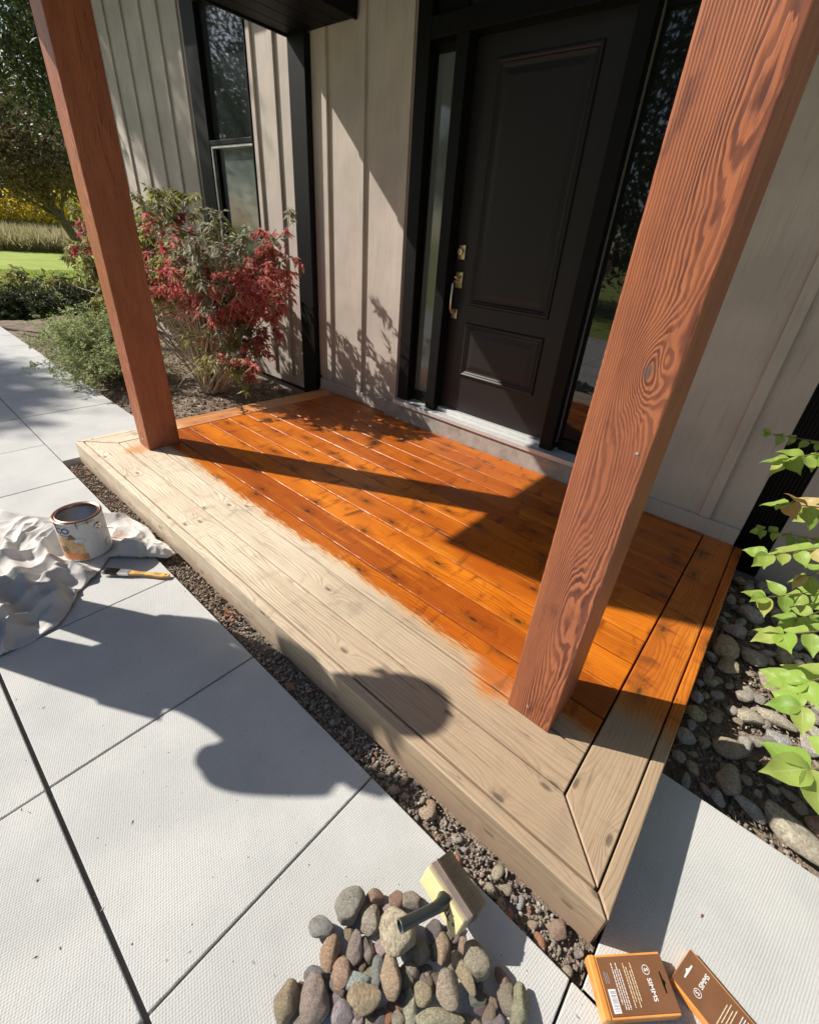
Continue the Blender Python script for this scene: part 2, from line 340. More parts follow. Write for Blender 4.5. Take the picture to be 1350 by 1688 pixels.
# ------------------------------------------------------------------ mesh helpers
def tag(o, label=None, cat=None, group=None, kind=None):
    if label: o['label'] = label
    if cat: o['category'] = cat
    if group: o['group'] = group
    if kind: o['kind'] = kind
    return o
def empty(name, loc, label, cat, group=None):
    o = bpy.data.objects.new(name, None); COL.objects.link(o); o.location = loc; o.empty_display_size = .05
    bpy.context.view_layer.update()
    return tag(o, label, cat, group)
def link(name, me, mat, parent=None, world=True):
    o = bpy.data.objects.new(name, me); COL.objects.link(o)
    if mat is not None and not me.materials: me.materials.append(mat)
    if parent is not None:
        o.parent = parent
        if world: o.matrix_parent_inverse = parent.matrix_world.inverted()
    return o
class MB:
    def __init__(s): s.b = bmesh.new()
    def box(s, x0, x1, y0, y1, z0, z1):
        v = [s.b.verts.new(p) for p in ((x0,y0,z0),(x1,y0,z0),(x1,y1,z0),(x0,y1,z0),(x0,y0,z1),(x1,y0,z1),(x1,y1,z1),(x0,y1,z1))]
        for f in ((0,3,2,1),(4,5,6,7),(0,1,5,4),(1,2,6,5),(2,3,7,6),(3,0,4,7)): s.b.faces.new([v[i] for i in f])
        return v
    def prism(s, pts, z0, z1):
        a = [s.b.verts.new((x, y, z0)) for x, y in pts]; b = [s.b.verts.new((x, y, z1)) for x, y in pts]
        s.b.faces.new(a[::-1]); s.b.faces.new(b); n = len(pts)
        for i in range(n): s.b.faces.new((a[i], a[(i+1) % n], b[(i+1) % n], b[i]))
        return a + b
    def tube(s, pts, rad, n=8, cap=True):
        pts = [Vector(p) for p in pts]; rings = []
        up = Vector((0.13, .21, 1)).normalized()
        for i, p in enumerate(pts):
            d = (pts[min(i+1, len(pts)-1)] - pts[max(i-1, 0)]).normalized()
            if abs(d.dot(up)) > .97: up = Vector((1, .1, 0)).normalized()
            a = d.cross(up).normalized(); b = d.cross(a)
            r = rad[i] if isinstance(rad, (list, tuple)) else rad
            rings.append([s.b.verts.new(p + (a * math.cos(2*math.pi*k/n) + b * math.sin(2*math.pi*k/n)) * r) for k in range(n)])
        for i in range(len(rings) - 1):
            for k in range(n): s.b.faces.new((rings[i][k], rings[i][(k+1) % n], rings[i+1][(k+1) % n], rings[i+1][k]))
        if cap: s.b.faces.new(rings[0][::-1]); s.b.faces.new(rings[-1])
    def lathe(s, prof, n=48, a0=0., a1=2*math.pi):
        full = abs(a1 - a0 - 2*math.pi) < 1e-6; m = n if full else n + 1
        rows = [[s.b.verts.new((r*math.cos(a0+(a1-a0)*k/n), r*math.sin(a0+(a1-a0)*k/n), z)) for k in range(m)] for r, z in prof]
        for i in range(len(rows) - 1):
            for k in range(n): s.b.faces.new((rows[i][k], rows[i][(k+1) % m], rows[i+1][(k+1) % m], rows[i+1][k]))
    def build(s, name, mat, parent=None, smooth=False, bevel=0, world=True, seg=2):
        bmesh.ops.recalc_face_normals(s.b, faces=s.b.faces)
        me = bpy.data.meshes.new(name); s.b.to_mesh(me); s.b.free()
        if smooth: me.shade_smooth()
        o = link(name, me, mat, parent, world)
        if bevel:
            q = o.modifiers.new('bevel', 'BEVEL'); q.width = bevel; q.segments = seg; q.limit_method = 'ANGLE'; q.angle_limit = R(40)
        return o
def npmesh(name, V, F, mat, smooth=False):
    """V (n,3), F list/array of equal-size faces"""
    V = np.asarray(V, np.float32); F = np.asarray(F, np.int32); k = F.shape[1]
    me = bpy.data.meshes.new(name)
    me.vertices.add(len(V)); me.vertices.foreach_set('co', V.ravel())
    me.loops.add(F.size); me.loops.foreach_set('vertex_index', F.ravel())
    me.polygons.add(len(F)); me.polygons.foreach_set('loop_start', np.arange(0, F.size, k, dtype=np.int32))
    me.polygons.foreach_set('loop_total', np.full(len(F), k, np.int32))
    if smooth: me.polygons.foreach_set('use_smooth', np.ones(len(F), bool))
    me.update(calc_edges=True); me.materials.append(mat); return me
def unit(a): return a / (np.linalg.norm(a, axis=-1, keepdims=True) + 1e-9)
def leaves(name, P, D, L, W, mat, parent=None, fold=.25, droop=.2):
    """P base points, D directions, L lengths, W widths; one folded pointed leaf each"""
    n = len(P); D = unit(D); rnd = rng.normal(size=(n, 3)); rnd[:, 2] += .8
    X = unit(np.cross(D, rnd)); Nn = unit(np.cross(X, D))
    L = np.broadcast_to(np.asarray(L, float).reshape(-1, 1), (n, 1)); W = np.broadcast_to(np.asarray(W, float).reshape(-1, 1), (n, 1))
    dn = np.array([0, 0, -1.]) * droop
    v = np.stack([P, P + D*L*.42 - X*W*.5 + Nn*W*fold + dn*L*.2, P + D*L*.45 + dn*L*.2, P + D*L*.42 + X*W*.5 + Nn*W*fold + dn*L*.2, P + D*L + dn*L], 1)
    b = (np.arange(n) * 5)[:, None, None]
    F = (np.array([[0, 2, 1], [0, 3, 2], [1, 2, 4], [2, 3, 4]])[None] + b).reshape(-1, 3)
    return link(name, npmesh(name, v.reshape(-1, 3), F, mat), None, parent)

def clear_bm(bm): bm.free()

# ================================================================== SETTING
GP = -.122
m_ = MB(); m_.box(-700, 500, -500, 700, -3, -.32); 
tag(m_.build('ground', M_GRASS), kind='structure')

# paved slabs ------------------------------------------------------
def slabs():
    b = MB(); g = .003
    xs = [-.447 - .6155 * k for k in range(-6, 13)][::-1]; ys = [-.272 + .6155 * m for m in range(-7, 2)]
    for i in range(len(xs) - 1):
        for j in range(len(ys) - 1):
            x0, x1, y0, y1 = xs[i], xs[i+1], ys[j], ys[j+1]
            if y0 > -.3 and not (x1 < -3.4 or x0 > .1): continue
            if y0 > -.3 and x0 > .1: x0 = .19
            if y0 > -.3 and x1 < -3.4 and x1 > -3.6: x1 = -3.19
            if y0 > -.3 and x0 < -5.6 and False: continue
            dz = random.uniform(-.0012, .0012); ga = g + (.0022 if abs(y1 + .8875) < .02 or abs(y0 + .8875) < .02 else 0)
            b.box(x0 + g, x1 - g, y0 + (ga if abs(y0+.8875) < .02 else g), y1 - (ga if abs(y1+.8875) < .02 else g), GP - .05, GP + dz)
    o = b.build('paved_path', M_PAVE, bevel=.0025, seg=2); tag(o, kind='structure')
    b = MB(); b.box(-7.9, 3.4, -4.6, -.285, -.30, GP - .022); b.box(-7.9, -3.2, -.285, .33, -.30, GP - .022); b.box(.2, 3.4, -.285, .33, -.30, GP - .022)
    tag(b.build('paving_bed', M_JOINT), kind='structure')
slabs()
b = MB(); b.box(-3.2, .2, -.284, -.1, -.31, -.168); tag(b.build('gravel_trench', M_SOIL), kind='structure')

def heightfield(name, x0, x1, y0, y1, nx, ny, fz, mat):
    X, Y = np.meshgrid(np.linspace(x0, x1, nx), np.linspace(y0, y1, ny)); Z = np.array([[fz(a, c) for a, c in zip(r, q)] for r, q in zip(X, Y)])
    V = np.stack([X, Y, Z], -1).reshape(-1, 3); i = np.arange(nx*ny).reshape(ny, nx)
    F = np.stack([i[:-1, :-1], i[:-1, 1:], i[1:, 1:], i[1:, :-1]], -1).reshape(-1, 4)
    return link(name, npmesh(name, V, F, mat, True), None)
def bedz(x, y): return -.165 + .035 * noise.noise((x*2.1, y*2.1, 0)) + .012 * noise.noise((x*9, y*9, 3)) + .03 * max(0, 1 - ((x+4.1)**2 + (y-1.06)**2) / .3)
tag(heightfield('planting_bed', -8.5, -3.18, .345, 1.86, 200, 60, bedz, M_SOIL), kind='structure')
def sbz(x, y): return -.185 + .02 * noise.noise((x*2, y*2, 5)) + .008 * noise.noise((x*14, y*14, 5))
tag(heightfield('stone_bed', .17, 3.5, .345, 3.5, 130, 120, sbz, M_SOIL), kind='structure')

# ================================================================== DECK
DX0, DX1, DY = -2.980, 0.0, 1.745
deck = empty('deck', (-1.5, .8, GP), 'low wooden deck at the front door, half stained orange, front boards still bare and weathered', 'deck')
T = .038
def board(name, pts, mat, z0=-T, z1=0., bev=.004):
    b = MB(); cx = sum(p[0] for p in pts)/len(pts); cy = sum(p[1] for p in pts)/len(pts)
    b.prism([(x - cx, y - cy) for x, y in pts], z0, z1)
    o = b.build(name, mat, None, bevel=bev, seg=3); o.location = (cx, cy, random.uniform(-.0006, .0006))
    o.parent = deck; o.matrix_parent_inverse = deck.matrix_world.inverted(); return o
y = 0.0; k = 0
while y < DY - .02:
    y1 = min(y + .1382, DY)
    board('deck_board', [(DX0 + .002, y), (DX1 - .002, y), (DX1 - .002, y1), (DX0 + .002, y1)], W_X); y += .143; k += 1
e = .0015
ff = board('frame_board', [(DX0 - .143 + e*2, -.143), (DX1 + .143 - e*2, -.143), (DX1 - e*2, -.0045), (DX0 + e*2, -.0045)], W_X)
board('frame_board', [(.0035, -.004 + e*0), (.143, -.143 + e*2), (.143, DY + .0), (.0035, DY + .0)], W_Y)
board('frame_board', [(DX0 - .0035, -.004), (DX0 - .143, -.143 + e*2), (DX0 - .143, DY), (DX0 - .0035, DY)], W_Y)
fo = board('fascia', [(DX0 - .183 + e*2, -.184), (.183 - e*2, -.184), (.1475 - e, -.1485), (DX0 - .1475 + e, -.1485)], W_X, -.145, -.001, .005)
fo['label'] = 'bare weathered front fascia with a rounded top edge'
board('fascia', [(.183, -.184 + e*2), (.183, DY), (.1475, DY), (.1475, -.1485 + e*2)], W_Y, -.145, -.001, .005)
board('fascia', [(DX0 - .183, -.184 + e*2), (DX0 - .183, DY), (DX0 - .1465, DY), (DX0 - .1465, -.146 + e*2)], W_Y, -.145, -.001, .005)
b = MB()
for i in range(8): b.box(DX0 - .12 + i*.44, DX0 - .08 + i*.44, -.12, DY - .02, -.19, -T - .001)
b.build('joist', plain('dark_joist_wood', (.06, .04, .025), .9), deck)
b = MB(); b.box(DX0 - .17, .17, -.13, DY, -.30, -.185); tag(b.build('soil_under_deck', M_SOIL), kind='structure')

# ================================================================== POSTS
def post(x0, y0, mat, label):
    e_ = empty('porch_post', (x0 + .07, y0 + .092, 0), label, 'post')
    b = MB(); b.box(x0, x0 + .139, y0, y0 + .184, .0005, 2.375)
    b.build('timber', mat, e_, bevel=.004, seg=3)
    b = MB(); b.tube([(x0 + .062, y0 + .002, .05), (x0 + .062, y0 - .0015, .05)], [.0052, .0045], 10)
    b.build('screw', M_STEEL, e_)
    if x0 > -1:
        b = MB(); b.tube([(x0 + .117, y0 + .002, .905), (x0 + .117, y0 - .001, .905)], [.004, .0035], 10); b.build('screw', M_STEEL, e_)
    return e_
post(-.250, .118, W_PR, 'thick red-stained porch post with swirling knotty grain, at the right front corner of the deck')
post(-2.893, .086, W_PL, 'slimmer-looking orange-brown porch post at the far left front corner of the deck, beside the shrubs')

# ================================================================== HOUSE
YW = 1.77
house = empty('house', (-3, YW + .1, GP), 'taupe board-and-batten house front with black entry door, sidelights and black porch roof', 'house')
def hb(name, mat, boxes, bevel=0, parent=house, seg=2):
    b = MB()
    for q in boxes: b.box(*q)
    return b.build(name, mat, parent, bevel=bevel, seg=seg)
TOP = 4.4
DXL, DXR = -2.262, -.46           # door opening
WXL, WXR, WZB, WZT = -4.885, -3.975, .78, 2.80
hb('siding', M_SIDE, [(-6.76, WXL, YW, YW+.12, -.09, TOP), (WXL, WXR, YW, YW+.12, -.09, WZB), (WXL, WXR, YW, YW+.12, WZT, TOP), (WXR, DXL, YW, YW+.12, -.09, TOP),
    (DXL, DXR, YW, YW+.12, 2.74, TOP), (DXR, .14, YW, YW+.12, .02, TOP)])
for x in (-6.72, -6.43, -6.04, -5.655, -5.325, -4.985, -3.935, -3.66, -3.075, -2.70, -2.312, -.42, -.03):
    w_ = .045 if x not in (-2.312, -4.985) else .06
    hb('batten', M_SIDE, [(x - w_/2 - .004, x + w_/2, YW - .020, YW - .0002, .0885 if x > -3.2 else .0, TOP)], .0015)
hb('base_board', M_SIDE, [(-3.228, DXL + .0, YW - .024, YW - .0004, -.045, .086)], .003); hb('base_board', M_SIDE, [(DXR, .139, YW - .024, YW - .0004, -.045, .086)], .003)
hb('foundation', M_SILL, [(-6.7, -3.2, YW + .015, YW + .11, -.4, -.091)]); hb('foundation', M_SILL, [(-3.199, .139, YW + .013, YW + .11, -.4, .018)])
hb('base_flashing', M_BLACK, [(-6.76, -3.42, YW - .012, YW - .0005, -.105, -.082)])
hb('side_wall', M_SIDE, [(-6.765, -6.66, YW + .12, YW + 7, -.3, TOP)])
# recessed black ribbed corner to the right of the entry wall
ribs = [(.1425 + i*.0155, .1425 + i*.0155 + .009, YW + .052, YW + .066, -.2, TOP) for i in range(9)]
hb('ribbed_panel', M_BLACK, [(.14, .29, YW + .066, YW + .12, -.2, TOP)] + ribs, .0)
hb('siding', M_SIDE, [(.291, 3.5, YW + .04, YW + .12, -.25, TOP)])
for x in (.62, 1.0, 1.4): hb('batten', M_SIDE, [(x, x + .045, YW + .022, YW + .0395, -.2, TOP)])
# corner pilaster + porch roof
hb('corner_post', M_BLACKW, [(-3.415, -3.229, YW - .055, YW - .0006, -.1, 2.375)], .004)
hb('conduit', M_BLACK, [(-3.222, -3.205, YW - .03, YW - .008, .0, .11)], .003)
def soffit():
    b = MB(); n = 5; x0, x1 = -3.405, -2.765; wd = (x1 - x0) / n
    for i in range(n): b.box(x0 + i*wd + .002, x0 + (i+1)*wd - .002, -.61 + i*.016, YW - .021, 2.376, 2.40)
    b.build('soffit_board', M_BLACKW, house, bevel=.003)
soffit()
b = MB()
b.prism([(-3.425, -.645), (-2.945, -.578), (-2.745, -.545), (-2.745, -.525), (-2.945, -.556), (-3.405, -.62), (-3.405, YW - .021), (-3.425, YW - .021)], 2.365, 2.95)
b.box(-2.7645, -2.745, -.5245, YW - .021, 2.365, 2.95); b.prism([(-3.404, -.61), (-2.77, -.51), (-2.77, YW - .022), (-3.404, YW - .022)], 2.41, 2.94)
b.build('eave_box', M_BLACKW, house, bevel=.003)
hb('eave_box', M_BLACKW, [(-.10, .30, -.645, YW - .021, 2.365, 2.95)], .003)
b = MB()
for (xa, za, xb, zb) in ((-3.55, 2.90, -1.50, 5.0), (-1.50, 5.0, .55, 2.90)):
    v = [b.b.verts.new(p) for p in ((xa, -.66, za), (xb, -.66, zb), (xb, YW + .5, zb), (xa, YW + .5, za), (xa, -.66, za + .09), (xb, -.66, zb + .09), (xb, YW + .5, zb + .09), (xa, YW + .5, za + .09))]
    for f in ((0,3,2,1),(4,5,6,7),(0,1,5,4),(1,2,6,5),(2,3,7,6),(3,0,4,7)): b.b.faces.new([v[i] for i in f])
b.build('porch_roof', M_BLACKW, house)
hb('eave', M_BLACKW, [(-7.3, -3.60, YW - .55, YW + 1.2, 3.45, 3.62)], .004)
# door unit --------------------------------------------------------
hb('door_frame', M_BLACKW, [(DXL + .001, DXL + .102, 1.752, 1.90, .152, 2.738), (DXR - .08, DXR - .001, 1.752, 1.90, .152, 2.738),
     (DXL + .103, DXR - .081, 1.752, 1.90, 2.68, 2.738), (DXL + .103, DXR - .081, 1.752, 1.90, 2.205, 2.30)], .004)
hb('mullion', M_BLACKW, [(-1.968, -1.887, 1.742, 1.89, .1545, 2.204)], .004)
hb('mullion', M_BLACKW, [(-1.018, -.935, 1.742, 1.89, .1545, 2.204)], .004)
hb('weatherstrip', plain('grey_seal', (.16, .15, .145), .5), [(-.9345, -.929, 1.80, 1.818, .2, 2.2)])
t_ = hb('transom', M_BLACKW, [(DXL + .103, -1.96, 1.80, 1.86, 2.301, 2.679), (-.75, DXR - .081, 1.80, 1.86, 2.301, 2.679), (-1.961, -.749, 1.845, 1.86, 2.301, 2.679)], .003)
hb('pane', M_GLASSW, [(-1.96, -.75, 1.83, 1.84, 2.301, 2.679)], 0, t_)
s1 = hb('sidelight', M_BLACKW, [(DXL + .103, -2.148, 1.81, 1.86, .16, 2.204), (-1.985, -1.969, 1.81, 1.86, .16, 2.204), (-2.148, -1.985, 1.81, 1.86, .16, .235), (-2.148, -1.985, 1.81, 1.86, 2.16, 2.204)], .002)
hb('pane', M_GLASSF, [(-2.148, -1.985, 1.825, 1.835, .235, 2.16)], 0, s1)
s2 = hb('sidelight', M_BLACKW, [(-.9345, -.915, 1.82, 1.88, .16, 2.204), (-.56, DXR - .081, 1.80, 1.86, .16, 2.204), (-.915, -.56, 1.80, 1.86, .16, .232), (-.915, -.56, 1.80, 1.86, 2.16, 2.204)], .002)
hb('pane', M_GLASS, [(-.915, -.56, 1.825, 1.835, .232, 2.16)], 0, s2)
sill = hb('sill', M_SILL, [(DXL - .10, DXR + .02, 1.712, 1.768, -.12, .118)], .006)
hb('threshold', M_ALU, [(DXL + .0, DXR - .0, 1.700, 1.83, .1185, .1495)], .003)
hb('threshold_step', M_ALU, [(-1.886, -1.019, 1.79, 1.87, .150, .176)], .003)
# door slab with raised mouldings
YD = 1.825
def door():
    d = hb('door', M_DOOR, [(-1.885, -1.024, YD, YD + .045, .182, 2.200)], .002)
    def mould(x0, x1, z0, z1, parent=d):
        b = MB(); prof = [(0, .0), (.006, -.010), (.016, -.012), (.024, -.006), (.030, -.009), (.038, -.002), (.046, .000)]
        loops = []
        for o_, yy in prof:
            loops.append([b.b.verts.new(p) for p in ((x0+o_, YD+yy-.0004, z0+o_), (x1-o_, YD+yy-.0004, z0+o_), (x1-o_, YD+yy-.0004, z1-o_), (x0+o_, YD+yy-.0004, z1-o_))])
        for i in range(len(loops) - 1):
            for q in range(4): b.b.faces.new((loops[i][q], loops[i][(q+1) % 4], loops[i+1][(q+1) % 4], loops[i+1][q]))
        b.build('panel_moulding', M_DOOR, parent)
        b = MB(); i_ = .052; z = .004
        vo = [b.b.verts.new(p) for p in ((x0+i_, YD-.0006, z0+i_), (x1-i_, YD-.0006, z0+i_), (x1-i_, YD-.0006, z1-i_), (x0+i_, YD-.0006, z1-i_))]
        i_ += .03
        vi = [b.b.verts.new(p) for p in ((x0+i_, YD-.007, z0+i_), (x1-i_, YD-.007, z0+i_), (x1-i_, YD-.007, z1-i_), (x0+i_, YD-.007, z1-i_))]
        for q in range(4): b.b.faces.new((vo[q], vo[(q+1) % 4], vi[(q+1) % 4], vi[q]))
        b.b.faces.new(vi); b.build('raised_panel', M_DOOR, parent)
    mould(-1.745, -1.165, .435, .790); mould(-1.745, -1.165, .895, 2.105)
    b = MB(); b.box(-1.862, -1.808, YD - .012, YD - .0005, 1.155, 1.240); o = b.build('deadbolt', M_BRASS, d, bevel=.004)
    b = MB(); b.tube([(-1.839, YD - .012, 1.198), (-1.839, YD - .026, 1.198)], [.021, .018], 24); b.build('lock_cylinder', M_BRASS, o)
    b = MB(); b.box(-1.862, -1.808, YD - .010, YD - .0005, .990, 1.085); h = b.build('door_handle', M_BRASS, d, bevel=.003)
    b = MB(); b.box(-1.866, -1.822, YD - .010, YD - .0005, .800, .862); b.build('lower_plate', M_BRASS, h, bevel=.003)
    b = MB(); b.tube([(-1.842, YD - .008, 1.03), (-1.848, YD - .040, 1.028), (-1.850, YD - .052, 1.01), (-1.850, YD - .054, .93), (-1.850, YD - .050, .862), (-1.848, YD - .036, .838), (-1.844, YD - .008, .832)], [.0075]*7, 10)
    b.build('grip', M_BRASS, h, smooth=True)
    b = MB(); b.tube([(-1.839, YD - .01, 1.045), (-1.839, YD - .035, 1.05), (-1.839, YD - .045, 1.06)], [.006, .009, .008], 10); b.build('thumb_latch', M_BRASS, h, smooth=True)
    for z in (.45, 1.2, 1.95):
        b = MB(); b.tube([(-1.0215, YD - .004, z - .05), (-1.0215, YD - .004, z + .05)], .006, 10); b.build('hinge', M_BLACK, d)
door()
# window ----------------------------------------------------------
wn = hb('window', M_BLACKW, [(WXL + .001, -4.665, 1.745, 1.85, WZB + .001, WZT - .001), (-3.99, WXR - .001, 1.745, 1.85, WZB + .001, WZT - .001),
    (-4.664, -3.991, 1.745, 1.85, 2.74, WZT - .001), (-4.664, -3.991, 1.745, 1.85, 1.825, 1.862), (-4.664, -3.991, 1.745, 1.85, WZB + .001, .84)], .004)
hb('pane', M_GLASSW, [(-4.664, -3.991, 1.80, 1.81, 1.863, 2.739)], 0, wn)
hb('sash', M_ALU, [(-4.663, -4.640, 1.752, 1.80, .841, 1.824), (-4.639, -3.992, 1.752, 1.80, 1.806, 1.824)], .002, wn)
hb('sash_rail', M_BLACK, [(-4.639, -4.60, 1.762, 1.80, .841, 1.805)], .002, wn)
hb('pane', M_GLASSF, [(-4.599, -3.992, 1.80, 1.81, .841, 1.805)], 0, wn)

# ================================================================== STONES
def rock_mesh(seed, sub=3, rough=.22, flat=.7):
    b = bmesh.new(); bmesh.ops.create_icosphere(b, subdivisions=sub, radius=.5); off = Vector((seed*3.7, seed*1.3, seed*7.1))
    for v in b.verts:
        p = v.co.copy(); d = noise.noise(p*1.5 + off)*rough*.6 + noise.noise(p*5 + off)*rough*.16 + noise.noise(p*13 + off)*rough*.05
        # a few flattened facets, like water-worn cobbles
        q = p.normalized()
        for f in range(7):
            a = Vector((math.sin(seed*5+f*2.1), math.cos(seed*3+f*1.7), math.sin(seed+f*4.2)*.8)).normalized()
            pass
        p = p * (1.04 + d*1.3)
        for f in range(9):
            a = Vector((math.sin(seed*5+f*2.1), math.cos(seed*3+f*1.7), math.sin(seed+f*4.2)*.8)).normalized(); c_ = .36 + .07*math.sin(seed*2.3 + f*1.9)
            t = p.dot(a)
            if t > c_: p = p - a*(t - c_)*.78
        p += p.normalized() * (noise.noise(p*9 + off)*.012 + noise.noise(p*22 + off)*.006)
        v.co = p; v.co.z *= flat
    me = bpy.data.meshes.new('stone'); b.to_mesh(me); b.free(); me.shade_smooth(); me.materials.append(M_STONE); return me
ROCKS = [rock_mesh(s, 4, .20 + .03*(s % 3), .75) for s in range(1, 10)]
ROCKS_S = [rock_mesh(s, 2, .28, .75) for s in range(21, 29)]
def stone(name, x, y, z, sx, sy, sz, rot, col, label, cat, group, meshes=ROCKS, i=0, tilt=(0, 0)):
    o = bpy.data.objects.new(name, meshes[i % len(meshes)]); COL.objects.link(o)
    o.location = (x, y, z); o.scale = (sx, sy, sz / .75); o.rotation_euler = (tilt[0], tilt[1], rot); o.color = (*col, 1)
    return tag(o, label, cat, group)
_CN = {'grey-green': (.31, .29, .235), 'pinkish brown': (.40, .27, .20), 'brown': (.33, .24, .18), 'pale grey': (.45, .43, .38), 'grey': (.31, .30, .28),
      'purplish grey': (.31, .265, .225), 'dark grey': (.17, .17, .17), 'speckled tan': (.50, .42, .31), 'tan': (.44, .36, .26), 'blue-grey': (.27, .275, .265), 'whitish': (.52, .52, .49),
      'orange-tan': (.50, .34, .22), 'rusty orange': (.48, .22, .13), 'olive': (.37, .335, .25), 'light olive': (.46, .43, .34), 'light blue-grey': (.42, .44, .44)}
CN = {k: tuple(min(.78, v*f_) for v, f_ in zip(c, (1.75, 1.66, 1.6))) for k, c in _CN.items()}
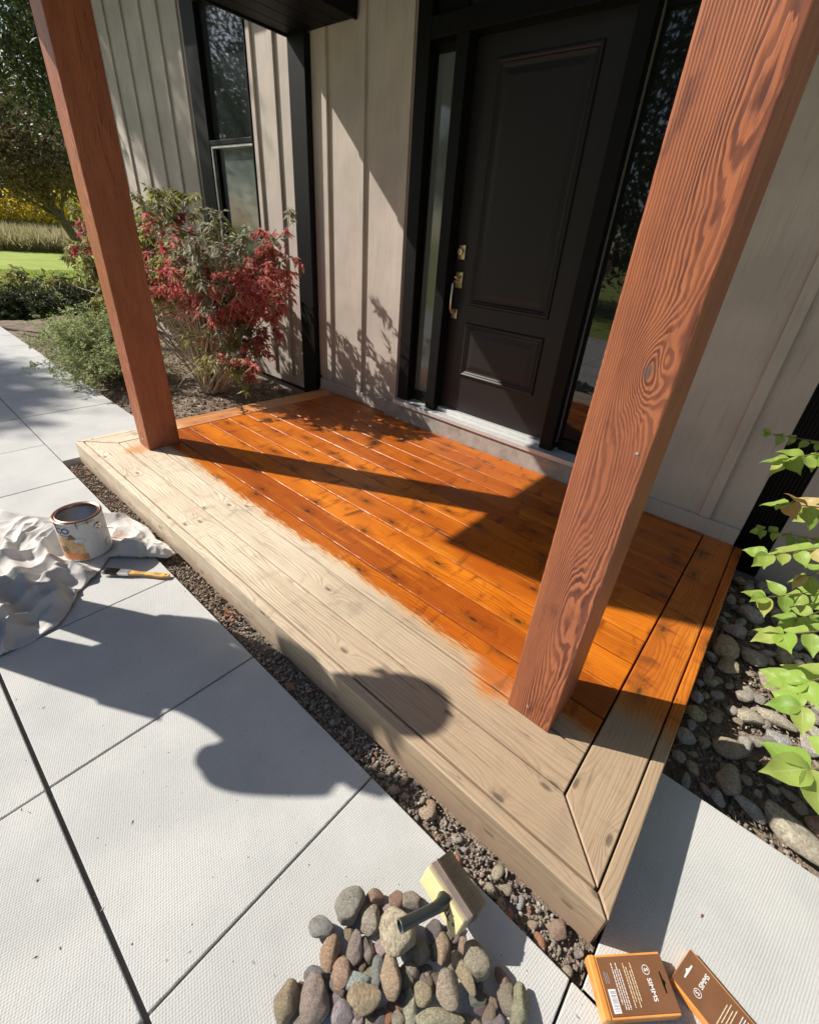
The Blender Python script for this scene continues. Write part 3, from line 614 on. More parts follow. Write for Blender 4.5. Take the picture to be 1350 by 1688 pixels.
PILE = [
(-0.27, -0.517, -0.0969, 0.0667, 0.0638, 0.046, -0.85, 'grey-green', 'large rounded grey-green cobble in the loose pile, top edge, left of centre'),
(-0.24, -0.467, -0.1068, 0.0394, 0.0339, 0.0244, 0.74, 'pinkish brown', 'medium rounded pinkish brown cobble in the loose pile, top edge, left of centre'),
(-0.203, -0.434, -0.1068, 0.0396, 0.034, 0.0245, 0.74, 'brown', 'medium rounded brown cobble in the loose pile, top edge, centre'),
(-0.173, -0.412, -0.1072, 0.0481, 0.0327, 0.0235, 0.74, 'grey-green', 'medium oval grey-green cobble in the loose pile, top edge, centre'),
(-0.221, -0.501, -0.1028, 0.0522, 0.0458, 0.033, -1.23, 'pale grey', 'medium rounded pale grey cobble in the loose pile, upper half, left of centre'),
(-0.289, -0.58, -0.104, 0.0525, 0.0423, 0.0305, 0.48, 'grey', 'medium rounded grey cobble in the loose pile, upper half, far left'),
(-0.248, -0.592, -0.1055, 0.0584, 0.0378, 0.0272, -0.94, 'pinkish brown', 'medium oval pinkish brown cobble in the loose pile, middle, left of centre'),
(-0.211, -0.551, -0.1063, 0.0566, 0.0354, 0.0255, -0.99, 'purplish grey', 'medium oval purplish grey cobble in the loose pile, middle, left of centre'),
(-0.187, -0.538, -0.1169, 0.0379, 0.0336, 0.0242, -0.65, 'purplish grey', 'medium rounded purplish grey cobble in the loose pile, middle, left of centre'),
(-0.153, -0.477, -0.0753, 0.0783, 0.0747, 0.0538, 0.73, 'speckled tan', 'large rounded speckled tan cobble in the loose pile, upper half, centre'),
(-0.206, -0.6, -0.104, 0.0454, 0.0422, 0.0304, -1.34, 'orange-tan', 'medium rounded orange-tan cobble in the loose pile, lower half, left of centre'),
(-0.171, -0.562, -0.1209, 0.0379, 0.0213, 0.0153, 0.73, 'olive', 'small oval olive cobble in the loose pile, lower half, left of centre'),
(-0.15, -0.547, -0.1079, 0.0462, 0.0304, 0.0219, -0.79, 'blue-grey', 'medium oval blue-grey cobble in the loose pile, lower half, centre'),
(-0.12, -0.538, -0.0875, 0.07, 0.0379, 0.0273, -0.81, 'tan', 'medium oval tan cobble in the loose pile, lower half, centre'),
(-0.174, -0.585, -0.1077, 0.0574, 0.0312, 0.0225, 0.73, 'whitish', 'medium oval whitish cobble in the loose pile, lower half, left of centre'),
(-0.143, -0.595, -0.0857, 0.0635, 0.0432, 0.0311, 0.73, 'orange-tan', 'medium oval orange-tan cobble in the loose pile, bottom edge, left of centre'),
(-0.215, -0.655, -0.0986, 0.0738, 0.0585, 0.0421, -0.8, 'purplish grey', 'large rounded purplish grey cobble in the loose pile, bottom edge, far left'),
(-0.255, -0.698, -0.1027, 0.0602, 0.0463, 0.0333, -1.01, 'brown', 'medium rounded brown cobble in the loose pile, bottom edge, far left'),
(-0.182, -0.63, -0.1104, 0.029, 0.023, 0.0166, 0.73, 'blue-grey', 'small rounded blue-grey cobble in the loose pile, bottom edge, left of centre'),
(-0.16, -0.636, -0.1055, 0.0407, 0.0377, 0.0271, 0.61, 'light blue-grey', 'medium rounded light blue-grey cobble in the loose pile, bottom edge, left of centre'),
(-0.132, -0.618, -0.1102, 0.0237, 0.0235, 0.017, 0.73, 'light blue-grey', 'small rounded light blue-grey cobble in the loose pile, bottom edge, left of centre'),
(-0.108, -0.6, -0.1123, 0.0356, 0.0171, 0.0123, 0.73, 'tan', 'small long tan cobble in the loose pile, bottom edge, left of centre'),
(-0.091, -0.58, -0.1112, 0.0335, 0.0205, 0.0147, 0.73, 'rusty orange', 'small oval rusty orange cobble in the loose pile, bottom edge, centre'),
(-0.072, -0.566, -0.1091, 0.0279, 0.0268, 0.0193, 0.49, 'olive', 'small rounded olive cobble in the loose pile, bottom edge, centre'),
(-0.098, -0.505, -0.1141, 0.0451, 0.0419, 0.0301, -1.33, 'grey-green', 'medium rounded grey-green cobble in the loose pile, lower half, centre'),
(-0.064, -0.537, -0.1083, 0.0567, 0.0293, 0.0211, -0.85, 'light olive', 'medium long light olive cobble in the loose pile, bottom edge, centre'),
(-0.103, -0.465, -0.1043, 0.0438, 0.0412, 0.0297, 0.54, 'olive', 'medium rounded olive cobble in the loose pile, middle, centre'),
(-0.251, -0.639, -0.1145, 0.0174, 0.0106, 0.0077, 0.73, 'rusty orange', 'small oval rusty orange cobble in the loose pile, lower half, far left'),
(-0.072, -0.428, -0.1056, 0.0479, 0.0373, 0.0269, -0.91, 'orange-tan', 'medium rounded orange-tan cobble in the loose pile, middle, right of centre'),
(-0.103, -0.417, -0.1053, 0.041, 0.0383, 0.0275, 0.73, 'dark grey', 'medium rounded dark grey cobble in the loose pile, upper half, right of centre'),
(-0.039, -0.392, -0.1113, 0.0272, 0.0202, 0.0145, -0.95, 'tan', 'small rounded tan cobble in the loose pile, middle, right of centre'),
(0.0, -0.401, -0.0833, 0.0623, 0.0505, 0.0363, -0.6, 'olive', 'medium rounded olive cobble in the loose pile, middle, far right'),
(-0.01, -0.432, -0.0882, 0.0668, 0.0357, 0.0257, -0.33, 'tan', 'medium oval tan cobble in the loose pile, lower half, right of centre'),
(-0.023, -0.472, -0.085, 0.0589, 0.0453, 0.0326, -0.54, 'tan', 'medium rounded tan cobble in the loose pile, lower half, right of centre'),
(0.054, -0.377, -0.1093, 0.037, 0.0263, 0.0189, -0.51, 'brown', 'small oval brown cobble in the loose pile, lower half, far right'),
(0.1, -0.392, -0.1041, 0.0661, 0.042, 0.0302, -1.18, 'olive', 'medium oval olive cobble in the loose pile, bottom edge, far right'),
(-0.055, -0.506, -0.1063, 0.0398, 0.0353, 0.0254, 0.73, 'olive', 'medium rounded olive cobble in the loose pile, lower half, centre'),
(-0.01, -0.518, -0.0896, 0.0917, 0.0315, 0.0227, 0.73, 'light olive', 'medium long light olive cobble in the loose pile, bottom edge, right of centre'),
(0.072, -0.441, -0.11, 0.0465, 0.0241, 0.0173, 0.73, 'grey', 'small long grey cobble in the loose pile, bottom edge, far right'),
(0.034, -0.438, -0.1091, 0.0401, 0.0269, 0.0194, 0.73, 'dark grey', 'small oval dark grey cobble in the loose pile, bottom edge, far right'),
(0.047, -0.433, -0.1126, 0.0284, 0.0162, 0.0117, -1.0, 'brown', 'small oval brown cobble in the loose pile, bottom edge, far right'),
(0.036, -0.473, -0.1203, 0.0479, 0.0233, 0.0167, 0.49, 'olive', 'small long olive cobble in the loose pile, bottom edge, right of centre'),
(-0.064, -0.486, -0.1121, 0.0262, 0.0178, 0.0128, -0.88, 'tan', 'small oval tan cobble in the loose pile, lower half, right of centre'),
(-0.206, -0.455, -0.1196, 0.0417, 0.0255, 0.0183, 0.74, 'pale grey', 'small oval pale grey cobble in the loose pile, top edge, centre'),
(-0.242, -0.544, -0.1195, 0.0266, 0.0257, 0.0185, 0.73, 'brown', 'small rounded brown cobble in the loose pile, upper half, left of centre'),
(-0.169, -0.512, -0.1186, 0.0315, 0.0284, 0.0205, 0.73, 'pale grey', 'small rounded pale grey cobble in the loose pile, middle, centre'),
(-0.029, -0.431, -0.1208, 0.0337, 0.0217, 0.0156, 0.73, 'grey', 'small oval grey cobble in the loose pile, lower half, right of centre'),
(-0.078, -0.474, -0.1221, 0.0309, 0.018, 0.0129, 0.73, 'dark grey', 'small oval dark grey cobble in the loose pile, lower half, centre'),
(-0.093, -0.535, -0.1197, 0.0273, 0.0252, 0.0181, 0.73, 'dark grey', 'small rounded dark grey cobble in the loose pile, lower half, centre'),
(0.078, -0.399, -0.1059, 0.0454, 0.0366, 0.0264, -1.28, 'grey-green', 'medium rounded grey-green cobble in the loose pile, bottom edge, far right'),
(-0.207, -0.693, -0.1077, 0.0349, 0.0312, 0.0225, 0.73, 'grey', 'small rounded grey cobble in the loose pile, bottom edge, far left'),
(-0.071, -0.386, -0.1164, 0.0355, 0.0349, 0.0252, -1.16, 'grey', 'medium rounded grey cobble in the loose pile, upper half, right of centre'),
(-0.206, -0.634, -0.1208, 0.0219, 0.0219, 0.0157, 0.73, 'dark grey', 'small rounded dark grey cobble in the loose pile, lower half, far left'),
(-0.206, -0.576, -0.1214, 0.0229, 0.02, 0.0144, 0.73, 'dark grey', 'small rounded dark grey cobble in the loose pile, middle, left of centre')]

for i, (x, y, z, sx, sy, sz, rot, c, lab) in enumerate(PILE):
    col = tuple(v * random.uniform(.9, 1.1) for v in CN[c])
    stone('cobble', x, y, z + .004, sx*1.10, sy*1.12, sz*1.15, rot, col, lab, 'stone', 'cobbles heaped on the paving slab', ROCKS, i*5 + 2, (random.uniform(-.12, .12), random.uniform(-.12, .12)))

def filler():
    P0 = [(p[0], p[1]) for p in PILE]; n = 0
    while n < 46:
        a, b_ = random.choice(P0), random.choice(P0)
        if (a[0]-b_[0])**2 + (a[1]-b_[1])**2 > .006: continue
        t = random.random(); x = a[0]+(b_[0]-a[0])*t; y = a[1]+(b_[1]-a[1])*t; q = random.uniform(.022, .036); n += 1
        stone('cobble', x, y, GP + q*.36, q*1.25, q, q*.75, random.uniform(0, 3), tuple(v*random.uniform(.6, .85) for v in CN[random.choice(['grey', 'brown', 'dark grey', 'purplish grey'])]),
              'small dark stone wedged low between the bigger cobbles of the pile', 'stone', 'small stones low in the cobble pile', ROCKS, n, (random.uniform(-.4, .4), random.uniform(-.4, .4)))
filler()
# round cobbles in the bed right of the deck -------------------------------
def place_bed():
    LIT_CREAM = [(.80, .70, .52), (.74, .63, .45), (.78, .74, .64), (.66, .60, .50), (.72, .58, .42)]
    placed = []
    special = [(.535, .445, .21, .105, -.38, 'light olive', 'big flat cream boulder half over the edge of the paving'), (.425, .435, .10, .05, -.3, 'whitish', 'white and pink oval stone tucked against the edge of the paving'),
               (.62, .52, .12, .08, .2, 'pinkish brown', 'brown flat stone behind the big cream boulder'),
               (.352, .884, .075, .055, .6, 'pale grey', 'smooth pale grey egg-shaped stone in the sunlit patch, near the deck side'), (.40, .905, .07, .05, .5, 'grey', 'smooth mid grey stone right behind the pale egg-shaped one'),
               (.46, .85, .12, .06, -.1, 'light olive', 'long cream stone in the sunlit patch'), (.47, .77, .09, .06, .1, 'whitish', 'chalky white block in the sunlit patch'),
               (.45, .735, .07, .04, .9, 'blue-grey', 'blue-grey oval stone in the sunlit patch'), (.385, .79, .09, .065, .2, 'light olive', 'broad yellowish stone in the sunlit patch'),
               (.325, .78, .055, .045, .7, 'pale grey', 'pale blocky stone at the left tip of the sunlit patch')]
    for x, y, a, b_, r, c, lab in special:
        placed.append((x, y, (a + b_) / 4))
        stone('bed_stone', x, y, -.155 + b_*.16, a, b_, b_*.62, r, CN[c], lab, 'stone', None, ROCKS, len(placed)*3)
    names = list(CN); tries = 0; n = 0
    while tries < 9000 and n < 240:
        tries += 1
        x = random.uniform(.21, .98); y = random.uniform(.385, 1.74); a = random.uniform(.055, .12) * (1 if n < 90 else .55); 
        if x - a*.5 < .187 or y - a*.5 < .352 : continue
        if any((x-p)**2 + (y-q)**2 < ((r + a*.45) * .84)**2 for p, q, r in placed): continue
        placed.append((x, y, a*.42)); n += 1
        b_ = a * random.uniform(.6, .95)
        c = random.choice(['whitish', 'whitish', 'pale grey', 'tan', 'light olive', 'light olive', 'grey', 'speckled tan', 'speckled tan', 'pale grey', 'pinkish brown', 'olive'])
        where = 'at the foot of the wall' if y > 1.4 else ('beside the paving edge' if y < .55 else ('against the right side of the deck' if x < .33 else ('deep under the leafy shrub' if x > .62 else 'in the bed between deck and shrub')))
        size = 'large' if a > .08 else ('small' if a < .05 else 'medium')
        if .26 < x < .72 and .5 < y < 1.15: c = random.choice(['whitish', 'light olive', 'speckled tan', 'pale grey'])  # paler stones here paint in extra sunlight on the patch
        stone('bed_stone', x, y, -.158 + b_*.27, a, b_, b_*random.uniform(.55, .75), random.uniform(0, 3.1), random.choice(LIT_CREAM) if .26 < x < .72 and .5 < y < 1.15 and random.random() < .75 else tuple(min(.82, v*random.uniform(1.0, 1.3)*k_) for v, k_ in zip(CN[c], (1.04, 1., .93))),
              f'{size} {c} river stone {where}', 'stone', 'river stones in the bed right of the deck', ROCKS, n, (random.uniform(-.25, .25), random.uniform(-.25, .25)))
place_bed()

# pebbles and gravel in the trench in front of the deck -----------------------
n = 0
pl = []
for t in range(1200):
    x = random.uniform(-1.1, .17); y = random.uniform(-.262, -.197); a = random.uniform(.012, .030) * (1.25 if x > -.45 else .8)
    if any((x-p)**2 + (y-q)**2 < ((r + a/2)*.9)**2 for p, q, r in pl): continue
    pl.append((x, y, a/2)); n += 1
    if n > 95: break
    c = random.choice(['tan', 'pale grey', 'whitish', 'grey', 'pinkish brown', 'olive', 'rusty orange', 'speckled tan'])
    where = 'near the deck corner' if x > -.12 else ('beside the big brush' if x > -.4 else 'farther left along the deck edge')
    stone('pebble', x, y, -.166 + a*.3, a*1.2, a*.9, a*.7, random.uniform(0, 3), CN[c], f'{"bigger" if a > .026 else "little"} {c} pebble in the gravel trench, {where}', 'pebble', 'pebbles in the gravel trench', ROCKS_S, n)
stone('pebble', -.27, -.225, -.148, .052, .04, .034, .4, CN['tan'], 'largest tan pebble in the gravel trench, above the brush', 'pebble', None, ROCKS, 4)
stone('pebble', .115, -.205, -.150, .05, .042, .032, 1.4, CN['brown'], 'brown cobble wedged under the deck corner beside the packages', 'pebble', None, ROCKS, 6)

def gravel(name, n, fx, s0, s1, mat, sub=1):
    b = bmesh.new(); bmesh.ops.create_icosphere(b, subdivisions=sub, radius=.5); base = np.array([v.co[:] for v in b.verts]); F = np.array([[v.index for v in f.verts] for f in b.faces]); b.free()
    P = fx(n); n = len(P); k = len(base)
    jit = 1 + rng.normal(0, .17, (n, k, 1)); sc = rng.uniform(s0, s1, (n, 1, 1)) * rng.uniform(.5, 1.15, (n, 1, 3))
    A = rng.uniform(0, 6.28, n); B = rng.uniform(-.8, .8, n)
    V = base[None] * jit * sc
    x = V[..., 0]*np.cos(A)[:, None] - V[..., 1]*np.sin(A)[:, None]; y = V[..., 0]*np.sin(A)[:, None] + V[..., 1]*np.cos(A)[:, None]; z = V[..., 2]
    y2 = y*np.cos(B)[:, None] - z*np.sin(B)[:, None]; z2 = y*np.sin(B)[:, None] + z*np.cos(B)[:, None]
    V = np.stack([x, y2, z2], -1) + P[:, None]
    F = (F[None] + (np.arange(n)*k)[:, None, None]).reshape(-1, 3)
    return tag(link(name, npmesh(name, V.reshape(-1, 3), F, mat), None), kind='stuff')
def tr(n):
    x = rng.uniform(-3.15, .185, n); y = rng.uniform(-.272, -.186, n); return np.stack([x, y, rng.uniform(-.172, -.150, n)], 1)
gravel('gravel', 5200, tr, .005, .015, M_GRAVEL)
def sb(n):
    x = rng.uniform(.19, 1.0, n); y = rng.uniform(.35, 1.75, n); return np.stack([x, y, rng.uniform(-.19, -.168, n)], 1)
gravel('bed_gravel', 5000, sb, .006, .02, M_GRAVEL)

def gr(n):
    k = rng.random(n) < .55
    x = np.where(k, rng.normal(-.12, .16, n), rng.uniform(-1.6, .9, n)); y = np.where(k, rng.normal(-.52, .10, n), rng.uniform(-.95, -.28, n))
    return np.stack([x, y, np.full(n, GP + .0004)], 1)
gravel('grit', 420, gr, .0012, .0042, M_GRAVEL)
def flakes(name, n, region, mat, L, W, zf, lift=.006):
    P = region(n); P = np.array([[x, y, zf(x, y) + random.uniform(.001, lift)] for x, y in P]); n = len(P)
    D = np.stack([rng.normal(size=n), rng.normal(size=n), rng.normal(size=n)*.25], 1)
    return tag(leaves(name, P, D, rng.uniform(L*.5, L*1.3, n), rng.uniform(W*.5, W*1.4, n), mat, None, .1, 0), kind='stuff')
def reg(x0, x1, y0, y1): return lambda n: np.stack([rng.uniform(x0, x1, n), rng.uniform(y0, y1, n)], 1)
flakes('bark_mulch', 15000, reg(-7., -3.19, .35, 1.76), M_CHIP, .022, .010, bedz)
flakes('plant_debris', 70, reg(-2.2, .9, -1.0, -.285), M_CHIP, .012, .003, lambda x, y: GP, .002)
flakes('plant_debris', 1500, reg(.2, 1.0, .4, 1.7), M_LITTER, .02, .006, lambda x, y: -.158, .015)
flakes('bark_mulch', 2600, reg(-3.14, -1.3, -.27, -.19), M_CHIP, .018, .007, lambda x, y: -.152, .008)
flakes('bark_mulch', 3500, reg(.2, 1.1, .36, 1.75), M_CHIP, .02, .006, lambda x, y: -.172, .012)
def near_deck(n): x = -3.2 - rng.exponential(.38, n); y = rng.uniform(.5, 1.75, n); k = (y > .35 + (x + 3.2)*-.12); return np.stack([x, y], 1)[k]
flakes('leaf_litter', 900, near_deck, M_LITTER, .05, .022, bedz, .03)
for lx, ly, lz, s_ in ((-3.02, -.235, -.15, .05), (-2.98, -.225, -.148, .04), (-1.36, -.235, -.15, .055), (-1.33, -.225, -.147, .05), (-.86, -.24, -.15, .05), (-.83, -.23, -.147, .045), (-1.31, -.245, -.15, .04)):
    P = np.array([[lx, ly, lz]]); D = np.array([[random.uniform(-1, 1), random.uniform(-1, 1), .1]])
    tag(leaves('fallen_leaf', P, D, s_, s_*.6, M_LITTERR, None, .3, .1), 'rusty curled leaf lying in the gravel trench at the ' + ('far left deck corner' if lx < -2 else ('spot below the cloth and brush' if lx < -1.2 else 'middle of the deck front')), 'fallen leaf', 'rusty leaves in the gravel trench')
P = np.array([[.363, .035, GP + .003]]); tag(leaves('petal', P, np.array([[.3, 1, .05]]), .013, .010, leaf_mat('pink_petal', [(.62, .14, .24), (.70, .2, .3)], .2), None, .3, .1), 'single pink petal lying on the right-hand paving slab', 'petal')

# ================================================================== SHRUBS
def shrub(name, base, label, cat, nstem, crown, seed, twig_mat, r0=.009, droopy=.3, sub=6, inner=3):
    """stems fan from the base to points of the crown; returns leaf anchor points with directions"""
    rs = random.Random(seed); e_ = empty(name, base, label, cat); b = MB(); pts = []
    for s in range(nstem):
        tip = Vector(crown(rs)); bp = Vector(base) + Vector((rs.uniform(-.1, .1), rs.uniform(-.08, .08), 0))
        mid = bp.lerp(tip, .5) + Vector((0, 0, .18 * (tip - bp).length)) + Vector((rs.uniform(-.05, .05), rs.uniform(-.05, .05), 0))
        cs = [bp.lerp(mid, t).lerp(mid.lerp(tip, t), t) for t in [i/7 for i in range(8)]]
        b.tube(cs, [r0*(1 - .7*i/7)*rs.uniform(.9, 1.1) for i in range(8)], 5, False)
        for k in range(sub):
            t = rs.uniform(.35, 1.0); i = min(6, int(t*7)); p0 = cs[i].lerp(cs[i+1], t*7 - i)
            d = Vector((rs.gauss(0, 1), rs.gauss(0, 1), rs.gauss(.35, .7))).normalized(); l = rs.uniform(.10, .28)
            p1 = p0 + d*l*.6 + Vector((0, 0, .02)); p2 = p0 + d*l + Vector((0, 0, -.05*droopy))
            b.tube([p0, p1, p2], [r0*.3, r0*.22, r0*.12], 4, False)
            for j in range(inner*3):
                f = rs.uniform(.2, 1); q = p0.lerp(p1, f/.6) if f < .6 else p1.lerp(p2, (f-.6)/.4); pts.append((q, d))
        for j in range(inner*2):
            t = rs.uniform(.55, 1); i = min(6, int(t*7)); pts.append((cs[i].lerp(cs[i+1], t*7 - i), (cs[i+1]-cs[i]).normalized()))
    b.build('stems', twig_mat, e_)
    return e_, pts
def in_ell(c, r):
    def f(rs):
        while True:
            p = [rs.uniform(-1, 1) for _ in range(3)]
            l = sum(q*q for q in p)
            if .25 < l < 1: return tuple(c[i] + p[i]*r[i] for i in range(3))
    return f
def mixed(fs):
    return lambda rs: rs.choices([f for f, w_ in fs], [w_ for f, w_ in fs])[0](rs)
RB = (-4.02, 1.12, -.13)
crown = mixed([(in_ell((-4.25, 1.02, 1.06), (.85, .50, .46)), 7), (in_ell((-3.3, 1.10, .98), (.48, .46, .38)), 3.5), (in_ell((-5.1, .80, .85), (.62, .45, .42)), 3.6), (in_ell((-3.25, 1.0, .50), (.38, .4, .36)), 1.8), (in_ell((-2.95, 1.2, 1.05), (.3, .3, .25)), 1.6)])
red_b, rp = shrub('burning_bush', RB, 'tall leafy shrub turning crimson and yellow-green in front of the window, many tan stems', 'shrub', 105, crown, 4, M_TWIG, .0095, .4, 10, 4)
def split(pts):
    G = {'g': [], 's': [], 'r': []}
    for q, d in pts:
        if q.z < .66 and -4.75 < q.x < -3.45 and random.random() < .93: continue
        if random.random() < .16: continue
        n = noise.noise((q.x*1.9, q.y*1.9, q.z*1.9)); n2 = noise.noise((q.x*7, q.y*7, q.z*7 + 9))
        redness = -.05 + n*1.0 + n2*.7 + (.5 if q.x > -3.75 and q.z < 1.0 else 0) + (.1 if -4.6 < q.x < -3.7 and q.z < 1.0 else -.05) - max(0, q.z - 1.12)*1.6
        sage = (q.x + 3.6)*.8 + n2*.4 + (q.z - .8)*.6 + random.uniform(-.2, .2)
        G['r' if redness > .18 else ('s' if sage > .0 else 'g')].append((q, d))
    return G
def add_leaves(name, pts, mat, parent, L, W, droop=.5, spread=.8, dup=2, fold=.22):
    if not pts: return
    P, D = [], []
    for q, d in pts:
        for k in range(dup):
            P.append((q.x + random.gauss(0, .008), q.y + random.gauss(0, .008), q.z + random.gauss(0, .008)))
            D.append((d.x*.5 + random.gauss(0, spread), d.y*.5 + random.gauss(0, spread), d.z*.3 + random.gauss(-.25, spread*.7)))
    P = np.array(P); D = np.array(D); n = len(P)
    return leaves(name, P, D, rng.uniform(L*.65, L*1.2, n), rng.uniform(W*.7, W*1.2, n), mat, parent, fold, droop)
G = split(rp)
add_leaves('green_leaves', G['g'], L_GREEN, red_b, .060, .023, .35, .8, 4)['label'] = 'yellow-green drooping leaves'
add_leaves('sage_leaves', G['s'], L_GREY, red_b, .058, .020, .35, .8, 4)['label'] = 'pale sage leaves'
add_leaves('red_leaves', G['r'], L_RED, red_b, .052, .020, .4, .8, 4)['label'] = 'crimson leaves'
print('bush', len(rp))
def mound(rs):
    a = rs.uniform(0, 6.28); r = math.sqrt(rs.uniform(0, 1)); x = -5.1 + .85*r*math.cos(a); y = .60 + .50*r*math.sin(a) - .02
    return (x, y, -.10 + .52*(1 - r*r)**.5 * rs.uniform(.45, 1.05))
low_b, lp = shrub('low_shrub', (-5.0, .66, -.14), 'low mounded grey-green shrub with tiny leaves, spilling over the paving left of the near post', 'shrub', 120, mound, 9, M_TWIG, .004, .3, 10, 3)
add_leaves('leaves', lp, L_BOX, low_b, .026, .012, .1, .9, 3)
# shrub reaching in from the right ----------------------------------------------
TW = [('A',(.32,1.25,.735),(.06,1.19,.735),.045,0),('B',(.246,.72,.875),(.11,.50,.865),.066,1),('C',(.30,.68,.72),(.155,.50,.76),.070,2),('D',(.435,1.20,.42),(.175,1.13,.40),.055,0),('E',(.373,.862,.575),(.178,.616,.559),.062,2),('F',(.443,.955,.39),(.237,.728,.369),.070,0),
      ('G',(.345,.315,.62),(.227,.21,.60),.062,1),('H',(.345,.165,.64),(.262,.06,.627),.060,1),('I',(.335,-.09,.69),(.258,-.175,.668),.066,1),('J',(.35,.08,.63),(.262,.008,.613),.055,1),('K',(.39,.28,.54),(.275,.17,.53),.070,0),('L',(.36,.69,.59),(.264,.554,.573),.058,2),
      ('M',(.42,1.02,.66),(.25,.90,.60),.06,1),('N',(.42,.75,.46),(.30,.58,.43),.065,1),('O',(.46,.5,.62),(.34,.38,.6),.06,1)]
RR = Vector((.86, .82, -.17)); rb = empty('leafy_shrub', RR, 'bright lime-green leafy shrub reaching over the stones from the right edge', 'shrub')
bt = MB(); lpts = []
def ovate(P0, D, Ln, up):
    """one leaf with a curved midrib, acuminate tip and UVs"""
    D = D.normalized(); X = D.cross(up).normalized(); U = X.cross(D); prof = [(0, .06), (.10, .34), (.24, .50), (.40, .52), (.56, .44), (.72, .29), (.86, .12), (1.0, .0)]
    rows = []
    for t, hw in prof:
        c = P0 + D*Ln*t + U*(-.16*Ln*t*t + .05*Ln*math.sin(t*9)); h = hw*Ln*.62
        rows.append([(c - X*h + U*h*.32, (0, t)), (c - X*h*.5 + U*h*.10, (.25, t)), (c, (.5, t)), (c + X*h*.5 + U*h*.10, (.75, t)), (c + X*h + U*h*.32, (1, t))])
    return rows
def leafset(name, specs, mat, parent):
    V, F, UVs = [], [], []
    for P0, D, Ln, up in specs:
        rows = ovate(P0, D, Ln, up); o = len(V)
        for r in rows:
            for p, uv in r: V.append(p[:]); UVs.append(uv)
        for i in range(len(rows)-1):
            for j in range(4): F.append((o+i*5+j, o+i*5+j+1, o+(i+1)*5+j+1, o+(i+1)*5+j))
    me = npmesh(name, V, F, mat, True); uvl = me.uv_layers.new(name='UVMap'); idx = np.array(F).ravel(); uvl.data.foreach_set('uv', np.array(UVs, np.float32)[idx].ravel())
    return link(name, me, None, parent)
sb_, sp_ = [], []
rr = random.Random(3)
for nm, a, b_, L, kind in TW:
    a = Vector(a); b_ = Vector(b_); m1 = RR.lerp(a, .55) + Vector((0, 0, .22))
    cs = [RR.lerp(m1, t).lerp(m1.lerp(a, t), t) for t in [i/8 for i in range(9)]]
    bt.tube(cs, [.007 - .0045*i/8 for i in range(9)], 6, False); bt.tube([a, a.lerp(b_, .5) + Vector((0, 0, .006)), b_], [.0024, .0018, .0012], 5, False)
    ln = (b_ - a).length; d = (b_ - a).normalized(); side = d.cross(Vector((0, 0, 1))).normalized(); nn = max(2, int(ln/(L*.75)))
    for i in range(nn + 1):
        p = a.lerp(b_, i/nn); sc = .8 + .2*rr.random()
        dirs = [d*.55 + side, d*.55 - side] + ([d + side*.1] if i == nn else [])
        for q in dirs:
            q = q + Vector((rr.gauss(0, .2), rr.gauss(0, .2), rr.gauss(-.32, .32))); up = Vector((rr.gauss(-.35, .35), rr.gauss(-.25, .35), 1)).normalized()
            tgt = sp_ if (kind == 2 and rr.random() < (.3 if nm != 'C' else .45)) else sb_
            tgt.append((p, q, L*sc, up))
for i in range(240):     # the body of the shrub, beyond the frame
    p = Vector((.95 + rr.gauss(0, .24), .8 + rr.gauss(0, .38), .42 + rr.gauss(0, .26)))
    if p.z < .0 or p.x < .60 : continue
    q = Vector((rr.gauss(0, 1), rr.gauss(0, 1), rr.gauss(-.3, .4))); sb_.append((p, q, .065, Vector((rr.gauss(0, .3), rr.gauss(0, .3), 1))))
bt.build('stems', M_GTWIG, rb); leafset('leaves', sb_, L_BRIGHT, rb); leafset('leaves', sp_, L_PEACH, rb)['label'] = 'peach-tinged leaves'

# ================================================================== TREES
def tree(name, x, y, h, crown_c, crown_r, nleaf, L, mat, label, trunk_r=.18, seed=1, gz=-.32, clump=.33, nclump=90, group=None, droop=.3):
    rs = random.Random(seed); e_ = empty(name, (x, y, gz), label, 'tree', group)
    b = MB(); top = Vector(crown_c); base = Vector((x, y, gz)); pts = []
    b.tube([base, base.lerp(top, .35) + Vector((.08, .05, 0)), base.lerp(top, .7), top + Vector((0, 0, crown_r[2]*.5))], [trunk_r*1.25, trunk_r, trunk_r*.7, trunk_r*.15], 10, False)
    cl = []
    for k in range(nclump):
        while True:
            p = Vector([rs.uniform(-1, 1) for _ in range(3)])
            if .15 < p.length < 1 and noise.noise((p*2.0 + Vector((seed, seed*2, 0)))[:]) > -.18: break
        c = Vector((crown_c[0]+p.x*crown_r[0], crown_c[1]+p.y*crown_r[1], crown_c[2]+p.z*crown_r[2])); cl.append(c)
        st = base.lerp(top, rs.uniform(.45, .95)); b.tube([st, st.lerp(c, .5) + Vector((0, 0, .12*h*.1)), c], [trunk_r*.22, trunk_r*.13, trunk_r*.04], 5, False)
    b.build('trunk', M_BARK, e_)
    C_ = np.array([c[:] for c in cl]); idx = rng.integers(0, len(cl), nleaf); sz = clump * (.6 + .8*rng.random(len(cl)))
    off = rng.normal(size=(nleaf, 3)) * sz[idx][:, None] * np.array([1, 1, .62])
    P = C_[idx] + off; D = rng.normal(size=(nleaf, 3)) + np.array([0, 0, -droop])
    leaves('crown', P, D, rng.uniform(L*.6, L*1.3, nleaf), rng.uniform(L*.35, L*.6, nleaf), mat, e_, .2, .1)
    return e_
tree('tree', -9.6, 3.3, 7, (-9.4, 3.1, 3.9), (2.3, 2.0, 1.9), 26000, .10, L_DARK, 'dark dense tree rising behind the left post and the corner of the house', .17, 5, clump=.36, nclump=130)
